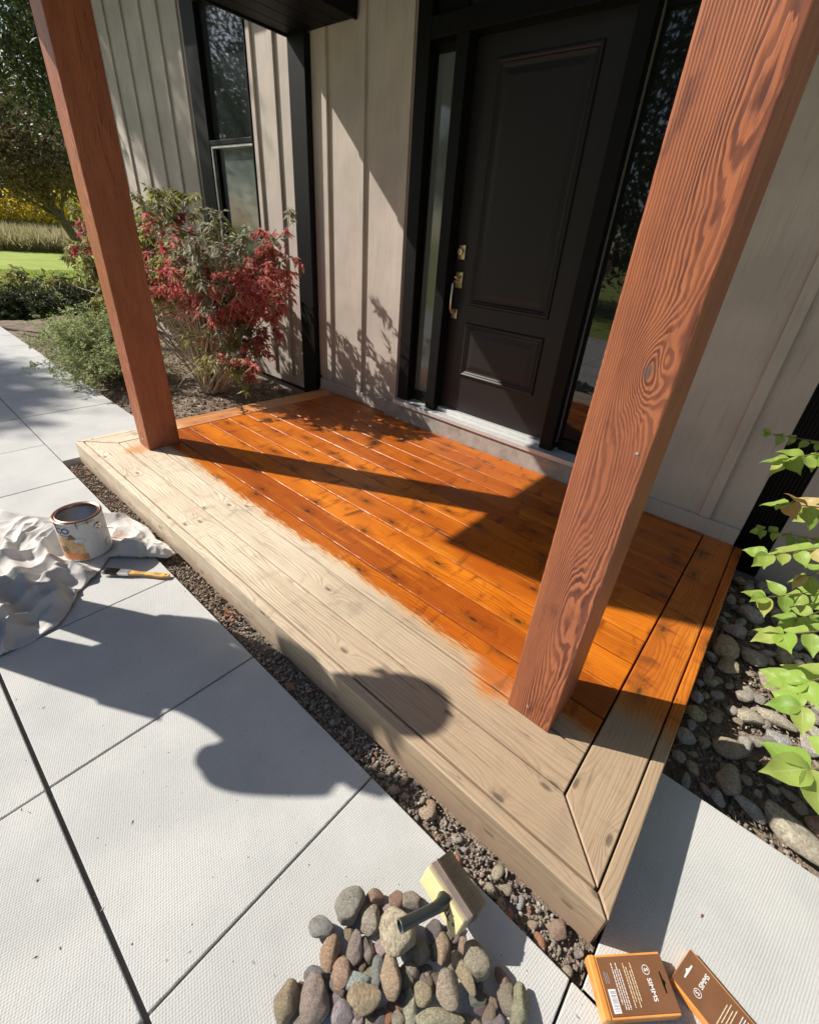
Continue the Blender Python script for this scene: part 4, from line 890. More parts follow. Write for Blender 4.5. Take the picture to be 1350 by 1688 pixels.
tree('tree', -14.6, 3.6, 5, (-14.0, 2.45, 2.35), (1.3, 1.25, 1.2), 17000, .095, L_OLIVE, 'small rounded brown-olive tree at the edge of the meadow, far left', .10, 6, clump=.26, nclump=90)
tree('tree', -18.5, 6.4, 12, (-18.5, 6.2, 5.6), (4.0, 3.2, 4.2), 22000, .17, L_DARK, 'tall dark tree behind the brown-olive tree', .3, 7, clump=.6, nclump=120)
tree('tree', -11.6, -1.6, 8, (-11.40, -1.3, 7.60), (1.35, .30, .75), 3000, .11, L_DARK, 'slender tree, crown flattened to shape its wall shade, out to the left of the paving, beyond the frame, nearest the house', .05, 8, clump=.15, nclump=30)  # unseen tree, crown kept thin and flat to streak the left wall with shade
tree('tree', -14.0, -5.0, 8, (-13.35, -4.75, 8.0), (1.5, .35, .45), 3200, .11, L_DARK, 'slender thin-leaved tree out to the left of the paving, farther from the house', .06, 9, clump=.15, nclump=34)
tree('tree', -17.5, -8.5, 10, (-18.5, -7.8, 5.4), (4.2, 2.4, 3.6), 16000, .2, L_DARK, 'broad tree beyond the left garden, seen only reflected in the window', .22, 10, clump=.5, nclump=110)
for i, (x, y, hh) in enumerate(((-56, 13, 9), (-64, 21, 11), (-48, 24, 10), (-62, 4, 10), (-66, -8, 12), (-80, 26, 13))):
    tree('tree', x, y, hh, (x, y, hh*.5), (4.6, 5.5, hh*.52), 7000, .42, L_DARK, ('nearer' if i in (0, 2) else 'farther') + ' dark broadleaf tree in the hedgerow beyond the meadow', .3, 20+i, clump=1.1, nclump=60, group='hedgerow trees beyond the meadow')
for i, (x, y, hh, m_) in enumerate(((1.5, -12, 9, L_DARK), (-3.0, -13, 9.5, L_DARK), (-7.0, -13, 10, L_DARK), (8, -11, 8, L_DARK), (-15, -17, 11, L_DARK), (-3, -10.5, 2.2, L_BOX), (-11, -13, 2.4, L_BOX), (14, -7, 8, L_DARK))):
    tree('tree', x, y, hh, (x, y, hh*.55), (3.2 if hh > 5 else 1.5, 2.4 if hh > 5 else 1.4, hh*.5), 9000, .26 if hh > 5 else .14, m_, ('tall' if hh > 5 else 'bushy small') + ' tree across the front garden, seen only reflected in the glass', .2 if hh > 5 else .06, 40+i, clump=.55 if hh > 5 else .3, nclump=60, group='garden trees reflected in the windows')

# lawn, tall grass, goldenrod ----------------------------------------------------
def blades(name, n, region, mat, L, W, zb, lean=.35):
    P = region(n); n = len(P); P = np.concatenate([P, np.full((n, 1), zb)], 1)
    D = np.stack([rng.normal(0, lean, n), rng.normal(0, lean, n), np.ones(n)], 1)
    return tag(leaves(name, P, D, rng.uniform(L*.5, L*1.2, n), np.full(n, W), mat, None, .1, .0), kind='stuff')
def fan(r0, r1, a0, a1):
    def f(n):
        r = np.sqrt(rng.uniform(r0*r0, r1*r1, n)); a = np.radians(rng.uniform(a0, a1, n)); return np.stack([r*np.cos(a), r*np.sin(a)], 1)
    return f
def lawnreg(n):
    p = np.stack([rng.uniform(-17, -7.95, n), rng.uniform(-2, 5.5, n)], 1); return p
blades('lawn_grass', 42000, lawnreg, L_GRASS, .07, .012, -.32, .5)
blades('tall_grass', 30000, fan(24.5, 32, 160, 180), L_TALL, .85, .04, -.32, .5)
blades('tall_grass', 14000, fan(31, 40, 160, 180), L_GREEN, 1.3, .07, -.32, .5)
def gold(n):
    p = fan(31, 50, 160, 180)(n*2); k = np.array([noise.noise((a*.25, b_*.25, 1)) > -.12 for a, b_ in p]); return p[k]
P = gold(30000); n = len(P); z = rng.uniform(.6, 2.1, n)
tag(leaves('goldenrod_bloom', np.column_stack([P, z]), rng.normal(size=(n, 3)) + np.array([0, 0, .6]), rng.uniform(.16, .34, n), rng.uniform(.10, .2, n), L_YELL, None, .1, .2), kind='stuff')
for i, (x, y, s_, lab) in enumerate(((-12.8, .95, .34, 'leftmost leafy green plant in the sunny strip of lawn'), (-12.2, 1.45, .38, 'yellow-green plant with a tall dark stalk beside it'), (-11.9, 1.95, .36, 'pale leafy plant at the right end of the row beyond the paving'), (-13.3, .4, .3, 'small green plant at the far left frame edge'))):
    c = (x, y, -.32 + s_*.6)
    e2, p2_ = shrub('garden_plant', (x, y, -.32), lab, 'plant', 16, in_ell(c, (s_*.95, s_*.95, s_*.55)), 60+i, M_TWIG, .005, .3, 5, 3)
    add_leaves('leaves', p2_, L_GREEN, e2, .10, .045, .2, .9, 1)
for i, (x, y, rr_, hh) in enumerate(((-9.35, .75, .75, .62), (-9.8, 1.75, .8, .65))):  # dark shrubs added where only tree shade lies on the lawn
    e2, p2_ = shrub('lawn_shade_shrub', (x, y, -.32), ('nearer' if i == 0 else 'farther') + ' dark shrub standing in for tree shade on the lawn beyond the paving', 'shrub', 90, in_ell((x, y, -.18 + hh*.1), (rr_, rr_, hh*.5)), 80+i, M_TWIG, .005, .3, 8, 3)
    add_leaves('leaves', p2_, L_DARK, e2, .04, .02, .1, .9, 3)


# ================================================================== DROP CLOTH
def sd_poly(x, y, P):
    d = 1e9; ins = False; n = len(P)
    for i in range(n):
        ax, ay = P[i]; bx, by = P[(i+1) % n]; ex, ey = bx-ax, by-ay; wx, wy = x-ax, y-ay
        t = max(0, min(1, (wx*ex+wy*ey)/(ex*ex+ey*ey))); q = (wx-ex*t)**2 + (wy-ey*t)**2; d = min(d, q)
        if (ay > y) != (by > y) and x < (bx-ax)*(y-ay)/(by-ay)+ax: ins = not ins
    return math.sqrt(d) * (1 if ins else -1)
CLP = [(-2.80, -.80), (-2.72, -.62), (-2.56, -.56), (-2.44, -.36), (-2.30, -.235), (-2.12, -.20), (-2.0, -.215), (-1.93, -.197), (-1.82, -.200), (-1.815, -.25), (-1.93, -.36), (-1.99, -.42), (-1.90, -.50), (-1.835, -.585), (-1.76, -.63), (-1.69, -.69), (-1.665, -.78), (-1.665, -.90), (-1.85, -.88), (-2.05, -.80), (-2.45, -.84)]
CAN = (-2.11, -.46)
def cloth():
    nx, ny = 420, 280; xs = np.linspace(-2.85, -1.62, nx); ys = np.linspace(-.95, -.18, ny)
    V = []; keep = np.zeros((ny, nx), bool)
    def fold(x, y):
        w1 = noise.noise((x*2.2, y*2.2, 1)); w2 = noise.noise((x*2.2+5, y*2.2, 7))
        th = .5 + 1.2*noise.noise((x*1.2, y*1.2, 11)); cu, su = math.cos(th), math.sin(th); U = x*cu + y*su; Vv = -x*su + y*cu
        q = (U*3.0 + w1*.8, Vv*5.6 + w2*1.2, .3); r1 = 1 - abs(noise.noise(q))*2.5
        q2 = (x*7.5 + w2*1.6, y*9.5 + w1*1.6, 4.3); r2 = 1 - abs(noise.noise(q2))*2.8
        q3 = (x*19 + w2*3, y*17 + w1*3, 8.3); r3 = 1 - abs(noise.noise(q3))*2.4
        h = .034*max(0, r1)**1.25 + .014*max(0, r2)**1.2 + .0045*max(0, r3)**1.2
        # long ridges running away from the can, and the heap in the near lobe
        for ax, ay, bx, by, a, wd in ((-2.02, -.55, -1.86, -.53, .035, .022), (-2.2, -.60, -1.95, -.60, .04, .028), (-2.35, -.45, -2.2, -.62, .03, .02), (-1.98, -.36, -1.85, -.23, .05, .035), (-2.4, -.72, -1.75, -.70, .035, .03), (-2.2, -.82, -1.74, -.80, .045, .028), (-1.95, -.64, -1.78, -.66, .045, .025)):
            ex, ey = bx-ax, by-ay; t = max(0, min(1, ((x-ax)*ex+(y-ay)*ey)/(ex*ex+ey*ey))); d2 = (x-ax-ex*t)**2+(y-ay-ey*t + .02*w1)**2
            h += a*math.exp(-d2/(wd*wd))
        return h
    for j, y in enumerate(ys):
        for i, x in enumerate(xs):
            jx = x + .02*noise.noise((x*9, y*9, 2)); jy = y + .02*noise.noise((x*9, y*9, 6))
            sd = sd_poly(jx, jy, CLP); edge = max(0, min(1, sd/.045)); edge = edge**.6
            dc = math.hypot(x-CAN[0], y-CAN[1]); near = min(1, max(0, (dc-.085)/.07))
            h = fold(x, y); z = GP + .004 + (h*(.25 + .75*edge)*near if near < 1 else h*(.25 + .75*edge)) + (1-near)*.006
            if sd < .004: z = GP + .004 + (z - GP - .004)*.5
            V.append((jx + .0*h, jy, z)); keep[j, i] = sd > 0
    V = np.array(V); idx = np.arange(nx*ny).reshape(ny, nx)
    K = keep[:-1, :-1] & keep[:-1, 1:] & keep[1:, 1:] & keep[1:, :-1]
    F = np.stack([idx[:-1, :-1], idx[:-1, 1:], idx[1:, 1:], idx[1:, :-1]], -1)[K]
    used = np.unique(F); mp = -np.ones(len(V), int); mp[used] = np.arange(len(used))
    o = link('drop_cloth', npmesh('drop_cloth', V[used], mp[F], M_CLOTH, True), None)
    md = o.modifiers.new('thick', 'SOLIDIFY'); md.thickness = .0022; md.offset = -1
    return tag(o, 'crumpled off-white canvas drop cloth bunched on the paving around the paint can', 'cloth')
cloth()

# ================================================================== PAINT CAN
def wrap_poly(b, pts, r, a0, n=10):
    """pts (s,z) outline as a grid of a convex-ish polygon: fan with subdivided rows"""
    vs = [b.b.verts.new((r*math.cos(a0 + s/r), r*math.sin(a0 + s/r), z)) for s, z in pts]
    b.b.faces.new(vs)
def text_mesh(txt, size):
    c = bpy.data.curves.new('lettering', 'FONT'); c.body = txt; c.size = size; c.resolution_u = 4; c.offset = size*.022; c.align_x = 'CENTER'; c.align_y = 'CENTER'
    o = bpy.data.objects.new('lettering', c); COL.objects.link(o); dg = bpy.context.evaluated_depsgraph_get()
    me = bpy.data.meshes.new_from_object(o.evaluated_get(dg)); bpy.data.objects.remove(o); bpy.data.curves.remove(c); return me
def can():
    x, y = CAN; z = GP + .010; r = .091; H = .200
    e_ = empty('paint_can', (x, y, z), 'open steel gallon can of wood stain with a pale label, standing on the drop cloth', 'paint can')
    b = MB(); b.lathe([(.0, .003), (r-.003, .003), (r, .0), (r+.0015, .003), (r, .006), (r, H-.006), (r+.002, H-.003), (r, H), (r-.003, H-.001), (r-.003, .006), (0, .006)], 64)
    mb = N('can_metal_wall'); q = mb.xyz(mb.obj()); body = b.build('body', plain('grey_can_wall', (.50, .50, .49), .38, .55, var=.06, sc=20, bump=.05), e_, True, world=False)
    b = MB(); b.lathe([(r-.0025, H-.001), (r-.001, H+.0035), (r-.005, H+.004), (r-.008, H-.001), (r-.011, H-.001), (r-.013, H+.003), (r-.015, H+.002), (r-.0155, H-.010), (r-.0035, H-.010)], 64)
    b.build('rim', plain('stain_smeared_rim', (.26, .15, .11), .35, .5, var=.4, sc=40), e_, True, world=False)
    b = MB(); b.lathe([(0, .045), (r-.0035, .045)], 64); b.build('liquid_stain', plain('dark_wood_stain_liquid', (.06, .035, .028), .12), e_, world=False)
    def patch(name, s0, s1, z0, z1, rr_, mat, par, shape=None):
        b = MB(); n = 14
        for i in range(n):
            sa, sb = s0+(s1-s0)*i/n, s0+(s1-s0)*(i+1)/n
            def zz(s):
                if shape is None: return z0, z1
                return shape((s-s0)/(s1-s0), z0, z1)
            (a0, a1), (c0, c1) = zz(sa), zz(sb)
            v = [b.b.verts.new((rr_*math.cos(t/r), rr_*math.sin(t/r), h)) for t, h in ((sa, a0), (sb, c0), (sb, c1), (sa, a1))]
            b.b.faces.new(v)
        o = b.build(name, mat, par, world=False); return o
    D = math.radians
    white = plain('white_label_paper', (.62, .63, .64), .5, var=.03, bump=0); beige = plain('honey_wood_print', (.62, .42, .22), .5, var=.2, sc=60, bump=0); orange = plain('orange_wood_print', (.62, .24, .10), .5, var=.25, sc=60, bump=0)
    navy = plain('navy_print', (.05, .06, .14), .5, var=.03, bump=0); brown = plain('brown_print', (.22, .12, .08), .5, var=.1, bump=0); gr = plain('grey_print', (.36, .38, .38), .5, var=.05, bump=0)
    s = lambda deg: D(deg)*r
    lab = patch('label', s(-120), s(62), .008, .184, r+.0006, white, e_)
    patch('wood_picture', s(-110), s(-18), .012, .125, r+.0010, beige, lab, lambda t, a, b_: (a, b_ - .02*max(0, t-.7)/.3 - .012*math.sin(t*9)*(t > .6)))
    patch('orange_picture', s(-90), s(-14), .010, .045, r+.0014, orange, lab, lambda t, a, b_: (a, a + (b_-a)*(.35 + .65*math.sin(min(1, t*1.25)*2.2))))
    patch('person_print', s(-50), s(-30), .118, .145, r+.0014, brown, lab, lambda t, a, b_: (a, a + (b_-a)*math.sin(3.14*max(.02, min(.98, t)))))
    def ell(name, ang, zc, ra, rb_, mat, rr_, hole=0.):
        b = MB(); n = 28
        def P(k, f): t = 2*math.pi*k/n; q = D(ang) + ra*f*math.cos(t)/r; return b.b.verts.new((rr_*math.cos(q), rr_*math.sin(q), zc + rb_*f*math.sin(t)))
        o_ = [P(k, 1.) for k in range(n)]
        if hole: i_ = [P(k, hole) for k in range(n)]; [b.b.faces.new((o_[k], o_[(k+1) % n], i_[(k+1) % n], i_[k])) for k in range(n)]
        else: b.b.faces.new(o_)
        return b.build(name, mat, lab, world=False)
    ell('seal', -68, .062, .019, .019, brown, r+.0018, .82); ell('seal', -68, .062, .011, .011, brown, r+.0018, .5)
    ell('badge', -24, .108, .021, .014, white, r+.0018); ell('badge', -24, .108, .021, .014, gr, r+.0022, .9)
    patch('small_label', s(34), s(54), .035, .068, r+.0012, gr, lab); patch('small_label', s(37), s(51), .040, .063, r+.0016, white, lab)
    def wrap_text(txt, size, ang, zc, mat):
        me = text_mesh(txt, size)
        bm = bmesh.new(); bm.from_mesh(me); bmesh.ops.triangulate(bm, faces=bm.faces); 
        for v in bm.verts:
            q = D(ang) + v.co.x/r; h = zc + v.co.y; v.co = Vector(((r+.0016)*math.cos(q), (r+.0016)*math.sin(q), h))
        bm.to_mesh(me); bm.free(); me.materials.clear(); me.materials.append(mat); link('lettering', me, None, lab, False)
    wrap_text('CO', .040, -58, .160, navy)
    patch('text_line', s(-72), s(-44), .1355, .1385, r+.0016, navy, lab); 
    b = MB()
    for a in (28, 208):
        c = Vector((math.cos(D(a)), math.sin(D(a)), 0))
        b2 = MB(); b2.tube([c*(r-.0005) + Vector((0, 0, .155)), c*(r+.005) + Vector((0, 0, .155)), c*(r+.007) + Vector((0, 0, .155))], [.016, .0145, .009], 20)
        b2.tube([c*(r+.006) + Vector((0, 0, .155)), c*(r+.010) + Vector((0, 0, .155))], [.005, .004], 10); b2.build('ear', M_STEEL, e_, True, world=False)
    pts = []
    for k in range(25):
        t = k/24; a = D(28 + 180*t); rad = r + .011 + .012*math.sin(math.pi*t); pts.append((rad*math.cos(a), rad*math.sin(a), .155 - .10*math.sin(math.pi*t)))
    b.tube(pts, .0017, 8); b.build('wire_handle', M_STEEL, e_, True, world=False)
    b = MB()
    for a, l in ((-75, .05), (-20, .03), (-110, .04), (5, .02)):
        b.tube([((r+.0005)*math.cos(D(a)), (r+.0005)*math.sin(D(a)), H), ((r+.0005)*math.cos(D(a)), (r+.0005)*math.sin(D(a)), H-l*.6), ((r+.0005)*math.cos(D(a+.5)), (r+.0005)*math.sin(D(a+.5)), H-l)], [.003, .0016, .0024], 6)
    b.build('drips', plain('orange_stain_drip', (.35, .13, .05), .3), e_, True, world=False)
can()

# ================================================================== SMALL BRUSH
def small_brush():
    a = Vector((-1.90, -.475, GP + .018)); b_ = Vector((-1.683, -.292, GP + .012)); d = (b_-a); L = d.length; ang = math.atan2(d.y, d.x)
    e_ = empty('paint_brush', a, 'small flat paint brush with honey-yellow stained handle, lying beside the cloth', 'brush'); e_.rotation_euler = (0, math.asin(-(b_.z-a.z)/L), ang); bpy.context.view_layer.update()
    hw = [(.105, .013), (.13, .012), (.16, .0085), (.20, .0095), (.235, .0135), (.262, .014), (.278, .011), (.284, .005)]
    b = MB(); b.prism([(x, w_) for x, w_ in hw][::-1] + [(x, -w_) for x, w_ in hw], -.005, .006); b.build('handle', plain('honey_varnished_handle', (.62, .36, .10), .4, var=.35, sc=45), e_, bevel=.003, world=False)
    b = MB(); b.prism([(.07, -.0165), (.115, -.0145), (.115, .0145), (.07, .0165)], -.0065, .0075); b.build('ferrule', M_STEEL, e_, bevel=.002, world=False)
    b = MB(); rs = random.Random(4)
    for i in range(130):
        y = rs.uniform(-.015, .015); z = rs.uniform(-.005, .006); b.tube([(.07, y, z), (.035, y*1.12, z*1.1), (rs.uniform(.0, .012), y*1.25 + rs.gauss(0, .002), z*1.2 - .002)], [.0011, .0009, .0003], 3, False)
    b.build('bristles', plain('dark_wet_bristle', (.09, .06, .045), .5), e_, world=False)
    b = MB(); b.tube([(.268, 0, .0065), (.268, 0, .0068)], .0035, 12); b.build('hanging_hole', M_BLACK, e_, world=False)
small_brush()

# ================================================================== BLOCK BRUSH
def frame_empty(name, o, ex, ey, label, cat):
    ex = Vector(ex).normalized(); ez = ex.cross(Vector(ey)).normalized(); ey = ez.cross(ex)
    e_ = bpy.data.objects.new(name, None); COL.objects.link(e_); e_.empty_display_size = .05
    e_.matrix_world = Matrix(((ex.x, ey.x, ez.x, o[0]), (ex.y, ey.y, ez.y, o[1]), (ex.z, ey.z, ez.z, o[2]), (0, 0, 0, 1)))
    bpy.context.view_layer.update(); return tag(e_, label, cat)
def block_brush():
    A = Vector((-.170, -.372, .0)); B = Vector((-.050, -.397, .0)); Dp = Vector((-.145, -.301, -.03))
    e_ = frame_empty('block_brush', A, B - A, Dp - A, 'wide brush with pale yellow block, dark bristles and black handle, resting on cobbles', 'brush')
    L = .1225; Hh = .050     # local: x along block, y block -> bristle tips, z up (top face z=0)
    yel = plain('pale_yellow_block', (.66, .56, .29), .5, var=.05); ink = plain('black_ink', (.02, .02, .02), .5, bump=0)
    b = MB(); b.prism([(0, 0), (L, 0), (L, .014), (0, .014)], -Hh, 0)
    v = b.b.verts
    o = b.build('block', yel, e_, bevel=.004, seg=3, world=False)
    b = MB(); b.box(-.0008, L+.0008, .013, .034, -Hh-.0008, .0008); ba = b.build('metal_band', plain('dull_brown_metal_band', (.44, .38, .33), .42, .45, var=.1), e_, bevel=.0015, world=False)
    b = MB(); b.box(-.001, L+.001, .031, .0325, -Hh-.0014, .0014); b.box(-.001, L+.001, .0355, .037, -Hh-.0008, .0012); b.build('band_ridges', M_STEEL, e_, world=False)
    b = MB(); rs = random.Random(8)
    for i in range(3600):
        x = rs.uniform(.001, L-.001); z = rs.uniform(-Hh+.001, -.0005)
        if rs.random() < .4: z = -.0006 if rs.random() < .7 else -Hh+.001
        yt = .082 + rs.uniform(-.0025, .0015); fx = (x - L/2)*.01; fz = (z + Hh/2)*.02
        r_ = .00075
        p = [(x, .034, z), (x + fx*.4 + rs.gauss(0, .0006), .058, z + fz*.4), (x + fx + rs.gauss(0, .0012), yt, z + fz + rs.gauss(0, .0006))]
        b.tube(p, [r_, r_*.9, r_*.3], 3, False)
    m = N('grey_brown_bristle'); i = m.island(); o2 = m.xyz(m.obj()); tip = m.mr(o2[1], .062, .082)
    c = m.mix(i, (.11, .092, .07), (.30, .255, .18)); c = m.mix(m.math('MULTIPLY', tip, .7), c, (.30, .26, .15)); m.fin(c, .45, 0, .4)
    b.build('bristles', m.m, e_, world=False)
    # handle: black curved tube leaving the block face
    lo = e_.matrix_world.inverted(); P = [lo @ Vector(p) for p in ((-.106, -.388, -.012), (-.106, -.402, -.004), (-.110, -.418, .006), (-.120, -.440, .010), (-.132, -.465, .014), (-.144, -.492, .020))]
    b = MB(); b.tube(P, [.017, .0135, .0115, .011, .0115, .0125], 20, False); b.tube([P[-1], P[-1].lerp(P[-2], -.06)], [.0125, .0105], 20, False); b.tube([P[-1].lerp(P[-2], -.06), P[-2]], [.0098, .009], 20, False)
    b.build('handle', plain('black_plastic_handle', (.030, .034, .030), .3, var=.1, bump=0), e_, True, world=False)
    b = MB(); d_ = (P[-1] - P[-2]).normalized(); b.tube([P[-1] + d_*.0006, P[-1] + d_*.0022], [.0128, .0122], 20, False); b.tube([P[-1] + d_*.0022, P[-1] + d_*.001], [.0122, .0100], 20, False)
    b.build('handle_ring', M_STEEL, e_, True, world=False)
    def face_text(txt, size, x, z):
        me = text_mesh(txt, size); me.transform(Matrix(((1, 0, 0, x), (0, 0, 0, -.0006), (0, 1, 0, z), (0, 0, 0, 1)))); me.materials.clear(); me.materials.append(ink); link('lettering', me, None, o, False)
    face_text('XL', .022, .083, -.026); face_text('°', .022, .106, -.034)
    b = MB(); b.box(.070, .100, -.0012, -.0004, -.0125, -.0115); b.build('printed_line', ink, o, world=False)
block_brush()

# ================================================================== PACKAGES
def package(o, ex, ey, L, Wd, T_, label, lean, slot_white):
    e_ = frame_empty('cardboard_package', o, ex, ey, label, 'package')
    card = plain('brown_printed_card', (.19, .085, .040), .2, var=.10, sc=12, bump=.08); edge = plain('orange_card_edge', (.72, .30, .07), .3, var=.15, sc=14); white = plain('white_ink', (.74, .72, .68), .5, var=.02, bump=0); grey = plain('grey_ink', (.30, .32, .40), .5, var=.02, bump=0)
    cream = plain('cream_ink', (.74, .62, .42), .5, var=.02, bump=0)
    b = MB(); b.box(0, L, 0, Wd, -T_, -.0012); body = b.build('box_body', edge, e_, bevel=.0015, world=False)
    b = MB(); b.box(-.0005 if False else .006, L, .004, Wd-.004, -.0010, .0004); f = b.build('printed_card', card, e_, bevel=.0002, world=False)
    # clear sleeve with an orange edge fold
    b = MB(); b.box(-.012, .003, -.001, Wd+.001, -T_*.8, .0018); b.build('side_flap', edge, e_, bevel=.0035, seg=3, world=False)
    def bar(x0, x1, y0, y1, mat, nm='printed_line', z=.0006): bb = MB(); bb.box(x0, x1, y0, y1, z-.0003, z); return bb.build(nm, mat, f, world=False)
    rs = random.Random(int(L*1e4)); lines = MB(); lines2 = MB()
    def text_rows(x, y0, y1, mbx, wd):
        y = y0
        while y < y1:
            l = rs.uniform(.002, .007); mbx.box(x, x+wd, max(y1-(y-y0)-l, y0), y1-(y-y0), .0004, .0008); y += l + .0009
    for i, x in enumerate((.034, .039, .044, .049)): text_rows(x, .012 if i != 0 else .020, Wd-.014 - (.010 if i % 2 else 0), lines, .0016)
    for i, x in enumerate((.060, .065, .071, .076)): text_rows(x, .014 + .008*(i % 2), Wd-.015 - .006*(i % 3), lines2, .0015)
    lines.build('printed_text', white, f, world=False); lines2.build('printed_text', cream, f, world=False)
    bar(.012, .028, .008, .042, white, 'barcode_sticker', .0007)
    b = MB(); y = .011
    while y < .039: w_ = rs.choice([.0007, .0012, .0020]); b.box(.015, .026, y, y+w_, .0009, .0011); y += w_ + rs.choice([.0008, .0015])
    b.build('barcode', grey, f, world=False)
    b = MB(); 
    for x in (.013, .0165, .020): b.box(x, x+.0008, .050, .072 - (x*.3), .0004, .0008)
    b.build('printed_text', grey if not slot_white else cream, f, world=False)
    # logo: ringed S and the word, reading across the card
    def txt(t, size, x, y):
        me = text_mesh(t, size); me.transform(Matrix(((0, 1, 0, x), (-1, 0, 0, y), (0, 0, 1, .0009), (0, 0, 0, 1)))); me.materials.clear(); me.materials.append(white); link('lettering', me, None, f, False)
    lx = L - .044
    txt('S', .012, lx, Wd - .027); txt('SIMMS', .0125, lx, Wd - .0565)
    b = MB(); n = 28
    o1 = [b.b.verts.new((lx + .0078*math.cos(2*math.pi*k/n), Wd-.027 + .0078*math.sin(2*math.pi*k/n), .0009)) for k in range(n)]; i1 = [b.b.verts.new((lx + .0066*math.cos(2*math.pi*k/n), Wd-.027 + .0066*math.sin(2*math.pi*k/n), .0009)) for k in range(n)]
    for k in range(n): b.b.faces.new((o1[k], o1[(k+1) % n], i1[(k+1) % n], i1[k]))
    b.build('logo_ring', white, f, world=False)
    slot = [(L-.017, Wd*.5-.016), (L-.0145, Wd*.5-.016), (L-.0135, Wd*.5-.005), (L-.010, Wd*.5), (L-.0135, Wd*.5+.005), (L-.0145, Wd*.5+.016), (L-.017, Wd*.5+.016), (L-.0175, Wd*.5)]
    b = MB(); b.prism(slot, .0004, .0009); b.build('hanging_slot', white if slot_white else M_BLACK, f, world=False)
package((.250, -.289, -.085), (.109, .105, .0), (-.062, .070, 0), .152, .094, .034, 'brown and orange cardboard brush package with barcode, tilted beside the deck corner', 0, False)
package((.497, -.168, -.106), (-.150, .038 - .006, .0), (-.03, -.10, 0), .001, .001, .001, 'x', 0, True) if False else None

def package2():
    ap = Vector((.353, -.052, -.100)); cr = Vector((.331, -.134, -.100)); far = Vector((.506, -.064, -.100))
    ey = (cr - ap).normalized(); ex = -(far - ap).normalized(); Wd = .086; L = .165
    ex = Vector((ey.y, -ey.x, 0)); ex = ex if ex.dot(far - ap) < 0 else -ex
    # right-handed frame: x towards the hanging slot edge, y across, z up
    if ex.cross(ey).z < 0: o = cr - ex*L; ey = -ey
    else: o = ap - ex*L
    package(o, ex, ey, L, Wd, .020, 'brown cardboard package with white hanging slot, flat on the paving, rightmost of the two', 0, True)
package2()

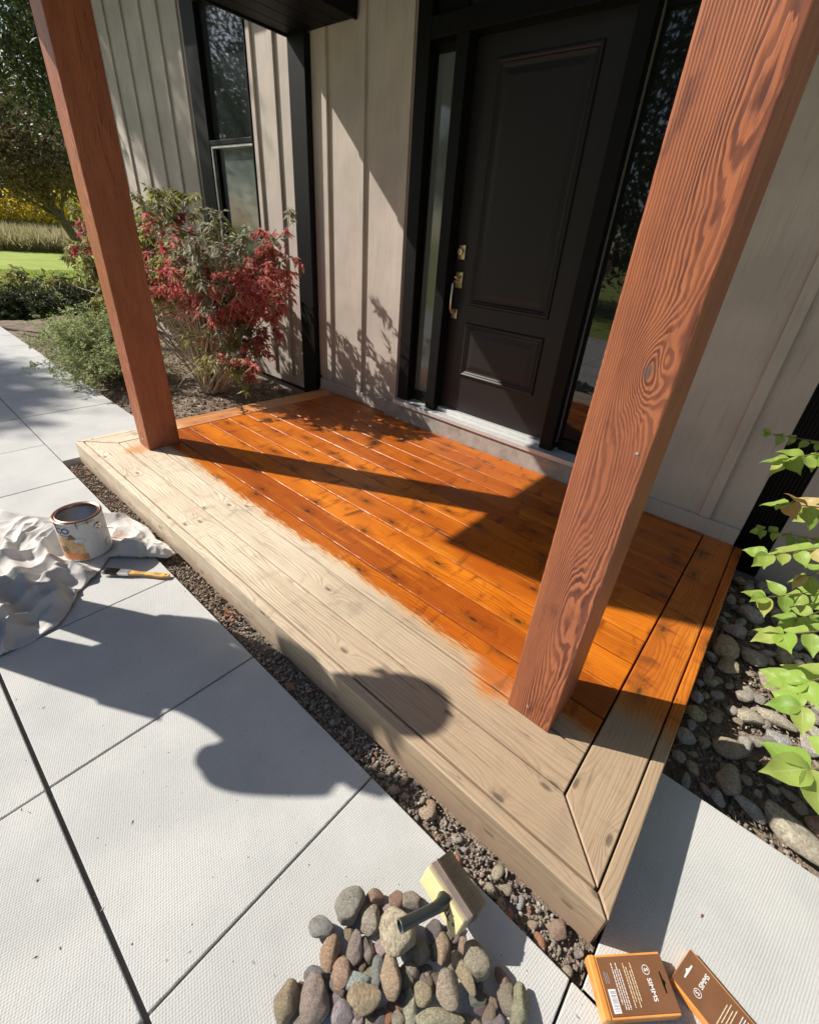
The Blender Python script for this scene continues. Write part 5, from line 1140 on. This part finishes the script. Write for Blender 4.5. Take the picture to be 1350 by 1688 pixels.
# ================================================================== PERSON (stands just left of the frame; casts the shadow on the paving)
def skin(name, V, E_, Rr, mat, parent, sub=2):
    me = bpy.data.meshes.new(name); me.from_pydata([tuple(v) for v in V], E_, []); o = link(name, me, mat, parent)
    md = o.modifiers.new('skin', 'SKIN'); md.use_smooth_shade = True
    for i, r in enumerate(Rr): me.skin_vertices[0].data[i].radius = (r, r) if not isinstance(r, tuple) else r
    me.skin_vertices[0].data[0].use_root = True
    s_ = o.modifiers.new('sub', 'SUBSURF'); s_.levels = sub; s_.render_levels = sub
    return o
def person():
    F_ = Vector((.887, .461, 0)); Nn = Vector((-.461, .887, 0)); B0 = Vector((-2.185, -.985, GP + .004))
    def W(o, f, z): return B0 + Nn*o + F_*f + Vector((0, 0, z))
    e_ = empty('person', B0, 'person in cap, grey shirt and dark trousers standing left of the drop cloth', 'person')
    skinm = plain('skin', (.52, .33, .24), .5, var=.06); shirt = plain('grey_shirt', (.30, .31, .33), .85); trou = plain('dark_trousers', (.05, .06, .09), .85); capm = plain('navy_cap', (.05, .06, .10), .8); shoe = plain('brown_shoe', (.12, .08, .05), .6)
    V, E_, Q = [], [], []
    def add(p, r, par=None):
        V.append(W(*p)); Q.append(r)
        if par is not None: E_.append((par, len(V)-1))
        return len(V)-1
    pel = add((0, 0, .95), .12); sp = add((-.02, 0, 1.12), .115, pel); ch = add((-.07, 0, 1.32), .12, sp); nb = add((-.03, 0, 1.47), .055, ch); nk = add((0, .01, 1.53), .052, nb); hd = add((0, .025, 1.60), .078, nk); ht = add((0, .02, 1.68), .085, hd); add((0, .015, 1.735), .055, ht)
    for sg in (1, -1):
        hp = add((.09*sg, 0, .88), .088, pel); kn = add((.095*sg, .02, .50), .056, hp); an = add((.095*sg, -.01, .10), .040, kn); add((.10*sg, .13, .04), .034, an)
    def hand(wr, base, dirf, dn, thumb):
        pm = add(base, .030, wr); 
        for k in range(4):
            off = (k - 1.5)*.018; ln = (.068, .078, .072, .056)[k]
            a = add((base[0] + off*dn[0], base[1] + off*dn[1] + dirf[1]*.04, base[2] + off*dn[2] + dirf[2]*.04), .010, pm); b1 = add((base[0] + off*dn[0] + dirf[0]*.07, base[1] + off*dn[1] + dirf[1]*(.04+ln*.5), base[2] + off*dn[2] + dirf[2]*(.04+ln*.5)), .009, a); add((base[0] + off*dn[0] + dirf[0]*.08, base[1] + off*dn[1] + dirf[1]*(.04+ln) , base[2] + off*dn[2] + dirf[2]*(.04+ln)), .008, b1)
        t = add((base[0] + thumb[0]*.03, base[1] + thumb[1]*.03, base[2] + thumb[2]*.03), .012, pm); add((base[0] + thumb[0]*.06, base[1] + thumb[1]*.06 + dirf[1]*.02, base[2] + thumb[2]*.06 + dirf[2]*.02), .010, t)
    # hanging arm (house side) bowed away from the body
    s1_ = add((.06, -.03, 1.38), .055, ch); e1 = add((.165, -.05, 1.12), .042, s1_); w1 = add((.20, .03, .87), .028, e1); hand(w1, (.19, .045, .80), (0, .25, -1), (.3, 1, 0), (-1, .3, -.3))
    # raised arm (street side)
    s2_ = add((-.22, .03, 1.37), .055, ch); e2_ = add((-.25, .02, 1.13), .045, s2_); w2 = add((-.20, .20, 1.24), .030, e2_); hand(w2, (-.185, .235, 1.29), (0, .25, 1), (1, .2, 0), (1, .3, .2))
    skin('body', V, E_, Q, skinm, e_)
    def cloth_(name, ch_, mat):
        V2, E2, Q2 = [], [], []
        for line in ch_:
            for i, (p, r) in enumerate(line):
                key = tuple(p); 
                if key in [k for k in V2]: j = V2.index(key)
                else: V2.append(key); Q2.append(r); j = len(V2)-1
                if i: E2.append((last, j))
                last = j
        skin(name, [W(*p) for p in V2], E2, Q2, mat, e_)
    cloth_('shirt', [[((0, 0, .90), .155), ((-.02, 0, 1.12), .145), ((-.07, 0, 1.32), .145), ((-.03, 0, 1.44), .075)], [((-.07, 0, 1.32), .145), ((.06, -.03, 1.385), .075), ((.15, -.05, 1.17), .068)], [((-.07, 0, 1.32), .145), ((-.22, .03, 1.375), .085), ((-.25, .025, 1.15), .085)]], shirt)
    cloth_('trousers', [[((0, 0, .96), .145), ((.09, 0, .86), .108), ((.095, .02, .50), .082), ((.095, -.005, .10), .066)], [((0, 0, .96), .145), ((-.09, 0, .86), .108), ((-.095, .02, .50), .082), ((-.095, -.005, .10), .066)]], trou)
    for sg in (1, -1): skin('shoe', [W(.10*sg, -.06, .045), W(.10*sg, .06, .045), W(.105*sg, .17, .035)], [(0, 1), (1, 2)], [.044, .046, .036], shoe, e_)
    c = W(0, .02, 1.70); b = MB(); b.lathe([(.105, -.01), (.106, .02), (.095, .055), (.06, .082), (.0, .092)], 32)
    for v in b.b.verts: v.co += c
    b.build('cap', capm, e_, True)
    b = MB(); pts = [W(.085*math.cos(t)*1.0, .09 + .085*math.sin(t), 1.695)[:2] for t in [math.pi*k/12 for k in range(13)]]; b.prism(pts, c.z - .012, c.z - .006); b.build('cap_brim', capm, e_)
    b = MB(); b.tube([W(0, .10, 1.625), W(0, .125, 1.60)], [.010, .015], 8); b.build('nose', skinm, e_, True)
    for sg in (1, -1):
        b = MB(); b.tube([W(.033*sg, .093, 1.645), W(.033*sg, .103, 1.645)], [.012, .008], 10); b.build('eye', plain('eye_white', (.7, .7, .7), .3), e_, True)
        b = MB(); b.tube([W(.082*sg, .01, 1.65), W(.092*sg, .005, 1.635), W(.084*sg, .01, 1.61)], [.012, .014, .009], 8); b.build('ear', skinm, e_, True)
    b = MB(); b.tube([W(-.022, .098, 1.575), W(0, .106, 1.573), W(.022, .098, 1.575)], [.004, .007, .004], 8); b.build('mouth', plain('lips', (.45, .2, .17), .5), e_, True)
    ph = MB(); q = W(-.17, .285, 1.35); ph.box(-.038, .038, -.004, .004, -.078, .078)
    o = ph.build('phone', M_BLACK, None, bevel=.004); o.location = q; o.rotation_euler = (.25, 0, math.atan2(F_.y, F_.x) - math.pi/2)
    tag(o, 'black phone held up in the hand of the person standing at the left', 'phone')
person()
